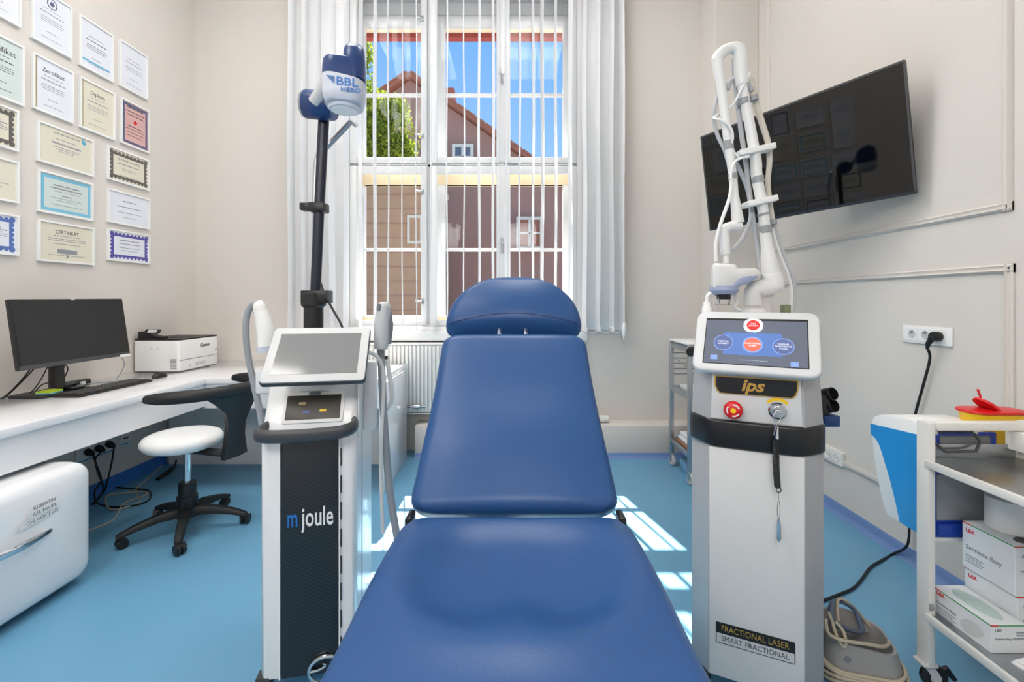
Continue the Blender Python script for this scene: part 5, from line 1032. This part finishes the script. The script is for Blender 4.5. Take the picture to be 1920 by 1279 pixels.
# ------------------------------------------------------------------ steel trolley by the pier
st2 = thing('instrument_trolley', 'steel instrument trolley with wire basket rails against the back wall', 'trolley', (1.33, 3.3, 0))
ax0, ax1, ay0, ay1 = 1.168, 1.52, 3.10, 3.50
tops = .945
for x in (ax0, ax1 - .03):
    for y in (ay0, ay1 - .03):
        post = MB().box(x, x + .03, y, y + .03, .09, tops if y > 3.3 else tops - .0, .003).build('post', 'alu', st2)
        wc = Vector((x + .015, y + .0, .04)); mb = MB(); mb.lathe([(0, -.012), (.032, -.012), (.04, -.006), (.04, .006), (.032, .012), (0, .012)], 18, axis_to(wc, wc + Vector((1, .3, 0)))); M_('caster_grey', (190, 188, 182), .5); cst = mb.build('caster', 'caster_grey', post)
        mb = MB(); mb.box(x - .004, x + .034, y - .004, y + .034, .08, .092, .002)
        for sg in (-1, 1): mb.box(wc.x + sg * .017 - .002, wc.x + sg * .017 + .002, wc.y - .012, wc.y + .02, .034, .084)
        mb.build('caster_fork', 'chrome', post)
for z in (tops - .022, .60, .205):
    for x in (ax0 + .003, ax1 - .015): MB().box(x, x + .012, ay0 + .03, ay1 - .03, z - .03, z + .006, .002).build('side_rail', 'alu', st2)
    for y in (ay0 + .003, ay1 - .015): MB().box(ax0 + .03, ax1 - .03, y, y + .012, z - .03, z + .006, .002).build('end_rail', 'alu', st2)
for z in (.60, .205): MB().box(ax0 + .004, ax1 - .004, ay0 + .004, ay1 - .004, z - .012, z - .006).build('shelf', 'steel', st2)
MB().box(ax0 - .005, ax1 + .005, ay0 - .005, ay1 + .005, tops, tops + .012, .004).build('top_tray', 'white', st2)
for k in range(6):
    z = .69 + k * .040; MB().tube([(ax0 + .02, ay1 - .012, z), (ax1 - .02, ay1 - .012, z)], .005, 8).build('back_bar', 'steel', st2)
MB().tube([(ax0 + .004, ay1 - .03, .84), (ax0 + .004, ay0 + .02, .79)], .004, 6).build('brace', 'alu', st2)
p = Vector((ax0 + .01, ay0 - .02, .905)); mb = MB(); mb.lathe([(0, -.03), (.028, -.03), (.032, -.022), (.032, .018), (.026, .028), (0, .03)], 20, axis_to(p, p + Vector((-.5, -1, 0)))); mb.build('knob', 'black', st2)
tag(MB().box(1.23, 1.47, 3.20, 3.44, .594, .62, .004).build('lidded_dish', 'white'), 'white plastic dish on the middle shelf of the steel trolley', 'dish')
tb = thing('towel_stack', 'white folded cloths on the bottom shelf of the steel trolley', 'cloth', (1.33, 3.3, .20))
MB().box(1.215, 1.45, 3.19, 3.44, .215, .245, .010).build('cloth', 'white_matt', tb); MB().box(1.225, 1.44, 3.20, 3.43, .245, .275, .010).build('cloth', 'white_matt', tb)
tag(MB().box(1.20, 1.44, 3.15, 3.45, .199, .214, .006).build('brown_tray', M_('brown', (150, 106, 80), .5)), 'brown tray under the cloths on the steel trolley', 'tray')
tag(MB().box(1.22, 1.46, 3.16, 3.42, .085, .16, .01).build('blue_crate', M_('crate', (120, 170, 205), .4)), 'light blue plastic box under the steel trolley', 'box')
bpy.data.objects['blue_crate'].location.z = -.085
# ------------------------------------------------------------------ foot switch
fs = thing('foot_switch', 'grey hooded foot switch with handle and beige cable wound around it', 'foot switch', (1.13, 1.56, 0))
FS = Matrix.Translation((1.142, 1.545, 0)) @ Matrix.Rotation(R(-16), 4, 'Z')
M_('pedal', (152, 150, 148), .45, var=.03); M_('pedal_dark', (88, 84, 80), .5); M_('pedal_blue', (92, 106, 128), .4)
def fring(z, w_, d_, y0=0, tilt=0): return [(x, y + y0, z + tilt * x) for x, y in rrect(w_, d_, .05, 5)]
mb = MB(FS); mb.loft([fring(0, .225, .205), fring(.012, .232, .212), fring(.05, .226, .206), fring(.10, .212, .192, .002, -.06), fring(.135, .200, .18, .004, -.10), fring(.134, .186, .166, .004, -.10), fring(.09, .176, .156, .004, -.05), fring(.05, .17, .15, .004)]); mb.build('hood', 'pedal', fs, 50)
mb = MB(FS); mb.box(-.075, .075, -.065, .065, .052, .064, .004); mb.build('treadle', 'pedal_dark', fs)
mb = MB(FS); mb.grid(lambda u, v: (-.085 + .17 * u, .070 + .016 * v, .11 + .055 * v * (1 - .5 * abs(2 * u - 1) ** 2) - .02 * u), 10, 6, .010); mb.build('rear_wall', 'pedal', fs, 50)
hq = lambda x, y, Y: W(x, y, Y)
mb = MB(); mb.tube([hq(1562, 1170, 1.57), hq(1558, 1140, 1.59), hq(1567, 1127, 1.60), hq(1582, 1130, 1.60), hq(1602, 1144, 1.59), hq(1610, 1162, 1.575), hq(1616, 1184, 1.555), hq(1600, 1184, 1.55), hq(1578, 1176, 1.555)], [.010, .011, .011, .010, .010, .012, .012, .009, .009], 8, closed=True, smooth=4, flat=.7); mb.build('carry_handle', 'pedal_blue', fs, 60)
mb = MB(FS)
for k in range(5):
    z = .030 + k * .010; e = .008 + .003 * (k % 2); mb.tube([(x, y, z + .008 * math.sin(i * .5 + k)) for i, (x, y) in enumerate(rrect(.228 + 2 * e - k * .003, .208 + 2 * e - k * .003, .055, 4))], .0058, 7, closed=True)
mb.build('wound_cable', 'cable_beige', fs, 60)
mb = MB(); mb.tube([hq(1572, 1165, 1.56), hq(1570, 1145, 1.575), hq(1571, 1126, 1.585), hq(1580, 1124, 1.59), hq(1602, 1140, 1.60), hq(1625, 1168, 1.60), hq(1645, 1188, 1.59)], .0052, 7, smooth=5)
mb.tube([hq(1553, 1147, 1.50), hq(1560, 1165, 1.49), hq(1566, 1185, 1.475), hq(1575, 1205, 1.465), hq(1583, 1213, 1.46), hq(1586, 1202, 1.46), hq(1580, 1182, 1.475), hq(1566, 1166, 1.49)], .0052, 7, smooth=5)
mb.tube([hq(1548, 1160, 1.49), hq(1552, 1185, 1.475), hq(1566, 1196, 1.465), hq(1590, 1203, 1.455), hq(1625, 1208, 1.455), hq(1655, 1213, 1.465), hq(1667, 1207, 1.50), hq(1662, 1199, 1.54), hq(1652, 1196, 1.57)], .0056, 7, smooth=5); mb.build('cable_loop', 'cable_beige', fs, 60)
mb = MB(FS); mb.lathe([(.010, 0), (.010, .001)], 14, frame((-.055, -.0965, .100), (1, 0, 0), (0, .15, .98), (0, -1, .15))); mb.build('screw_hole', 'mgrey', fs, 0)
# ------------------------------------------------------------------ outside: opposite house, low annex, tree, eave
M_('plaster_brown', (172, 132, 120), .9, var=.06, scale=1.5); M_('annex_wall', (188, 152, 124), .9, var=.12, scale=6); M_('roof_tile', (168, 104, 84), .8, var=.12, scale=6); M_('eave_red', (150, 62, 58), .7); M_('soffit', (226, 214, 190), .8); M_('out_white', (225, 218, 206), .6); M_('pane_dark', (104, 112, 132), .1); M_('pane_red', (150, 86, 64), .3); M_('ground', (150, 146, 138), .9); M_('cornice', (232, 216, 184), .8)
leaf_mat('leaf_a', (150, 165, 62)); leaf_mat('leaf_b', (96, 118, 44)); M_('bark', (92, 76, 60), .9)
struct(MB().box(-30, 30, 4.7, 60, -.9, -.6).build('ground', 'ground', None, 0))
YH = 14.0
ho = thing('opposite_house', 'brown plastered house with a tiled gable roof across the yard', 'building', (-2.5, YH, -.6))
ap = W(769, 150, YH); sl_ = .70
xl_, xr_ = ap.x - 6.2, ap.x + 6.2; ze = ap.z - 6.2 * sl_
mb = MB(frame((0, YH, 0), (1, 0, 0), (0, 0, 1), (0, -1, 0))); mb.prism([(xl_, -.6), (xr_, -.6), (xr_, ze), (ap.x, ap.z), (xl_, ze)], .3, z0=-.3); mb.build('gable_wall', 'plaster_brown', ho, 0)
for sg in (-1, 1):
    d = Vector((sg, 0, -sl_)).normalized(); n_ = Vector((sg * sl_, 0, 1)).normalized()
    mb = MB(frame(ap + Vector((0, -.25, 0)), d, (0, 1, 0), n_)); mb.box(-.05, 8.2, 0, 6, .02, .16); rf = mb.build('roof', 'roof_tile', ho, 0)
    for k in range(24): mb = MB(frame(ap + Vector((0, -.28, 0)), d, (0, 1, 0), n_)); mb.box(k * .34, k * .34 + .30, 0, .2, .13, .19, .01, 1); mb.build('verge_tile', 'roof_tile', rf, 0)
mb = MB(); c = W(838, 180, YH + 1); mb.box(c.x - .25, c.x + .25, YH + .8, YH + 1.3, c.z - 1.4, c.z + .18); mb.build('chimney', 'roof_tile', ho, 0)
def house_window(x0, y0, x1, y1, pane):
    a, b_ = W(x0, y0, YH - .3), W(x1, y1, YH - .3)
    mb = MB(frame((0, YH - .3, 0), (1, 0, 0), (0, 0, 1), (0, -1, 0))); ring2(mb, [(a.x, b_.z), (b_.x, b_.z), (b_.x, a.z), (a.x, a.z)], [(a.x + .09, b_.z + .09), (b_.x - .09, b_.z + .09), (b_.x - .09, a.z - .09), (a.x + .09, a.z - .09)], .06, Matrix.Identity(4)); f_ = mb.build('house_window', 'out_white', ho, 0)
    mb = MB(); xm = (a.x + b_.x) / 2; zm_ = (a.z + b_.z) / 2; mb.box(xm - .04, xm + .04, YH - .36, YH - .31, b_.z, a.z); mb.box(a.x, b_.x, YH - .36, YH - .31, zm_ - .03, zm_ + .03); mb.build('window_bar', 'out_white', f_, 0)
    mb = MB(); mb.box(a.x + .05, b_.x - .05, YH - .32, YH - .30, b_.z + .05, a.z - .05); mb.build('pane', pane, f_, 0)
house_window(848, 271, 888, 320, 'pane_dark'); house_window(968, 407, 1018, 468, 'pane_red'); house_window(700, 360, 738, 430, 'pane_dark')
an = thing('brick_annex', 'low tan annex with a small white window beside the brown house', 'building', (-3.6, 10.6, -.6))
a = W(803, 330, 10.5); MB().box(a.x - 5.0, a.x, 10.5, 13.0, -.6, a.z).build('wall', 'annex_wall', an, 0)
MB().box(a.x - 5.1, a.x + .1, 10.35, 13.1, a.z, a.z + .12).build('flat_roof', 'cornice', an, 0)
for k in range(14): MB().box(a.x - 5.0, a.x, 10.485, 10.5, -.3 + k * .33, -.28 + k * .33).build('course', 'plaster_brown', an, 0)
wa, wb2 = W(764, 404, 10.5), W(793, 457, 10.5)
mb = MB(frame((0, 10.5, 0), (1, 0, 0), (0, 0, 1), (0, -1, 0))); ring2(mb, [(wa.x, wb2.z), (wb2.x, wb2.z), (wb2.x, wa.z), (wa.x, wa.z)], [(wa.x + .06, wb2.z + .06), (wb2.x - .06, wb2.z + .06), (wb2.x - .06, wa.z - .06), (wa.x + .06, wa.z - .06)], .04, Matrix.Identity(4)); f_ = mb.build('house_window', 'out_white', an, 0)
MB().box(wa.x + .05, wb2.x - .05, 10.48, 10.50, wb2.z + .05, wa.z - .05).build('pane', 'annex_wall', f_, 0)
# tree
tre = thing('leafy_tree', 'sunlit green tree in the yard left of the brown house', 'tree', (-2.75, 8.6, -.6))
MB().tube([(-3.1, 8.6, -.6), (-3.05, 8.6, 2.2), (-2.9, 8.6, 3.6), (-2.7, 8.6, 4.6)], [.16, .13, .09, .04], 10, smooth=3).tube([(-3.0, 8.6, 3.0), (-2.6, 8.5, 3.9), (-2.2, 8.4, 4.3)], [.07, .05, .02], 8, smooth=3).tube([(-3.0, 8.6, 2.8), (-3.3, 8.7, 4.2), (-3.2, 8.7, 5.4)], [.07, .05, .02], 8, smooth=3).build('trunk', 'bark', tre)
rl = random.Random(11)
blobs = [((-2.35, 8.5, 4.25), .62), ((-2.75, 8.6, 4.75), .55), ((-2.65, 8.5, 4.15), .5), ((-2.15, 8.4, 3.97), .34), ((-3.1, 8.7, 4.55), .65), ((-3.05, 8.6, 5.35), .45), ((-3.0, 8.6, 5.9), .35), ((-2.3, 8.5, 4.75), .35)]
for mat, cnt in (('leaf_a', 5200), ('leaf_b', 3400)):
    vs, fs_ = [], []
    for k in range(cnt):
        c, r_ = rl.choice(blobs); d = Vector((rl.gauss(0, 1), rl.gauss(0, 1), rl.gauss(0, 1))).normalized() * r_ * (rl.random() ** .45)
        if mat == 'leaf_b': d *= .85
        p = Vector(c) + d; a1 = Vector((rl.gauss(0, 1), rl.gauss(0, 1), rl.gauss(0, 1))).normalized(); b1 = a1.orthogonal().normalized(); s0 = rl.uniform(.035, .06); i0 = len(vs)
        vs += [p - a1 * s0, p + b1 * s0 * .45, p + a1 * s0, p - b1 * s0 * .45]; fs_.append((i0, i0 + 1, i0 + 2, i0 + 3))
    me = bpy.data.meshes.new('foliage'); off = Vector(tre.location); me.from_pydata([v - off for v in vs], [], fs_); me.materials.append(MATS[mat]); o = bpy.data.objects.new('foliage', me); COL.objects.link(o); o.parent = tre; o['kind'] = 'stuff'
# eave of this building above the window
ev = sroot('roof_eave', (-.4, 4.8, 3.9)); 
a = W(900, 73, 4.75); MB().box(-2.6, 1.9, 4.72, 4.80, a.z, a.z + .075).build('fascia_board', 'eave_red', ev, 0); MB().box(-2.6, 1.9, 4.32, 4.74, a.z + .045, a.z + .11).build('soffit', 'soffit', ev, 0)
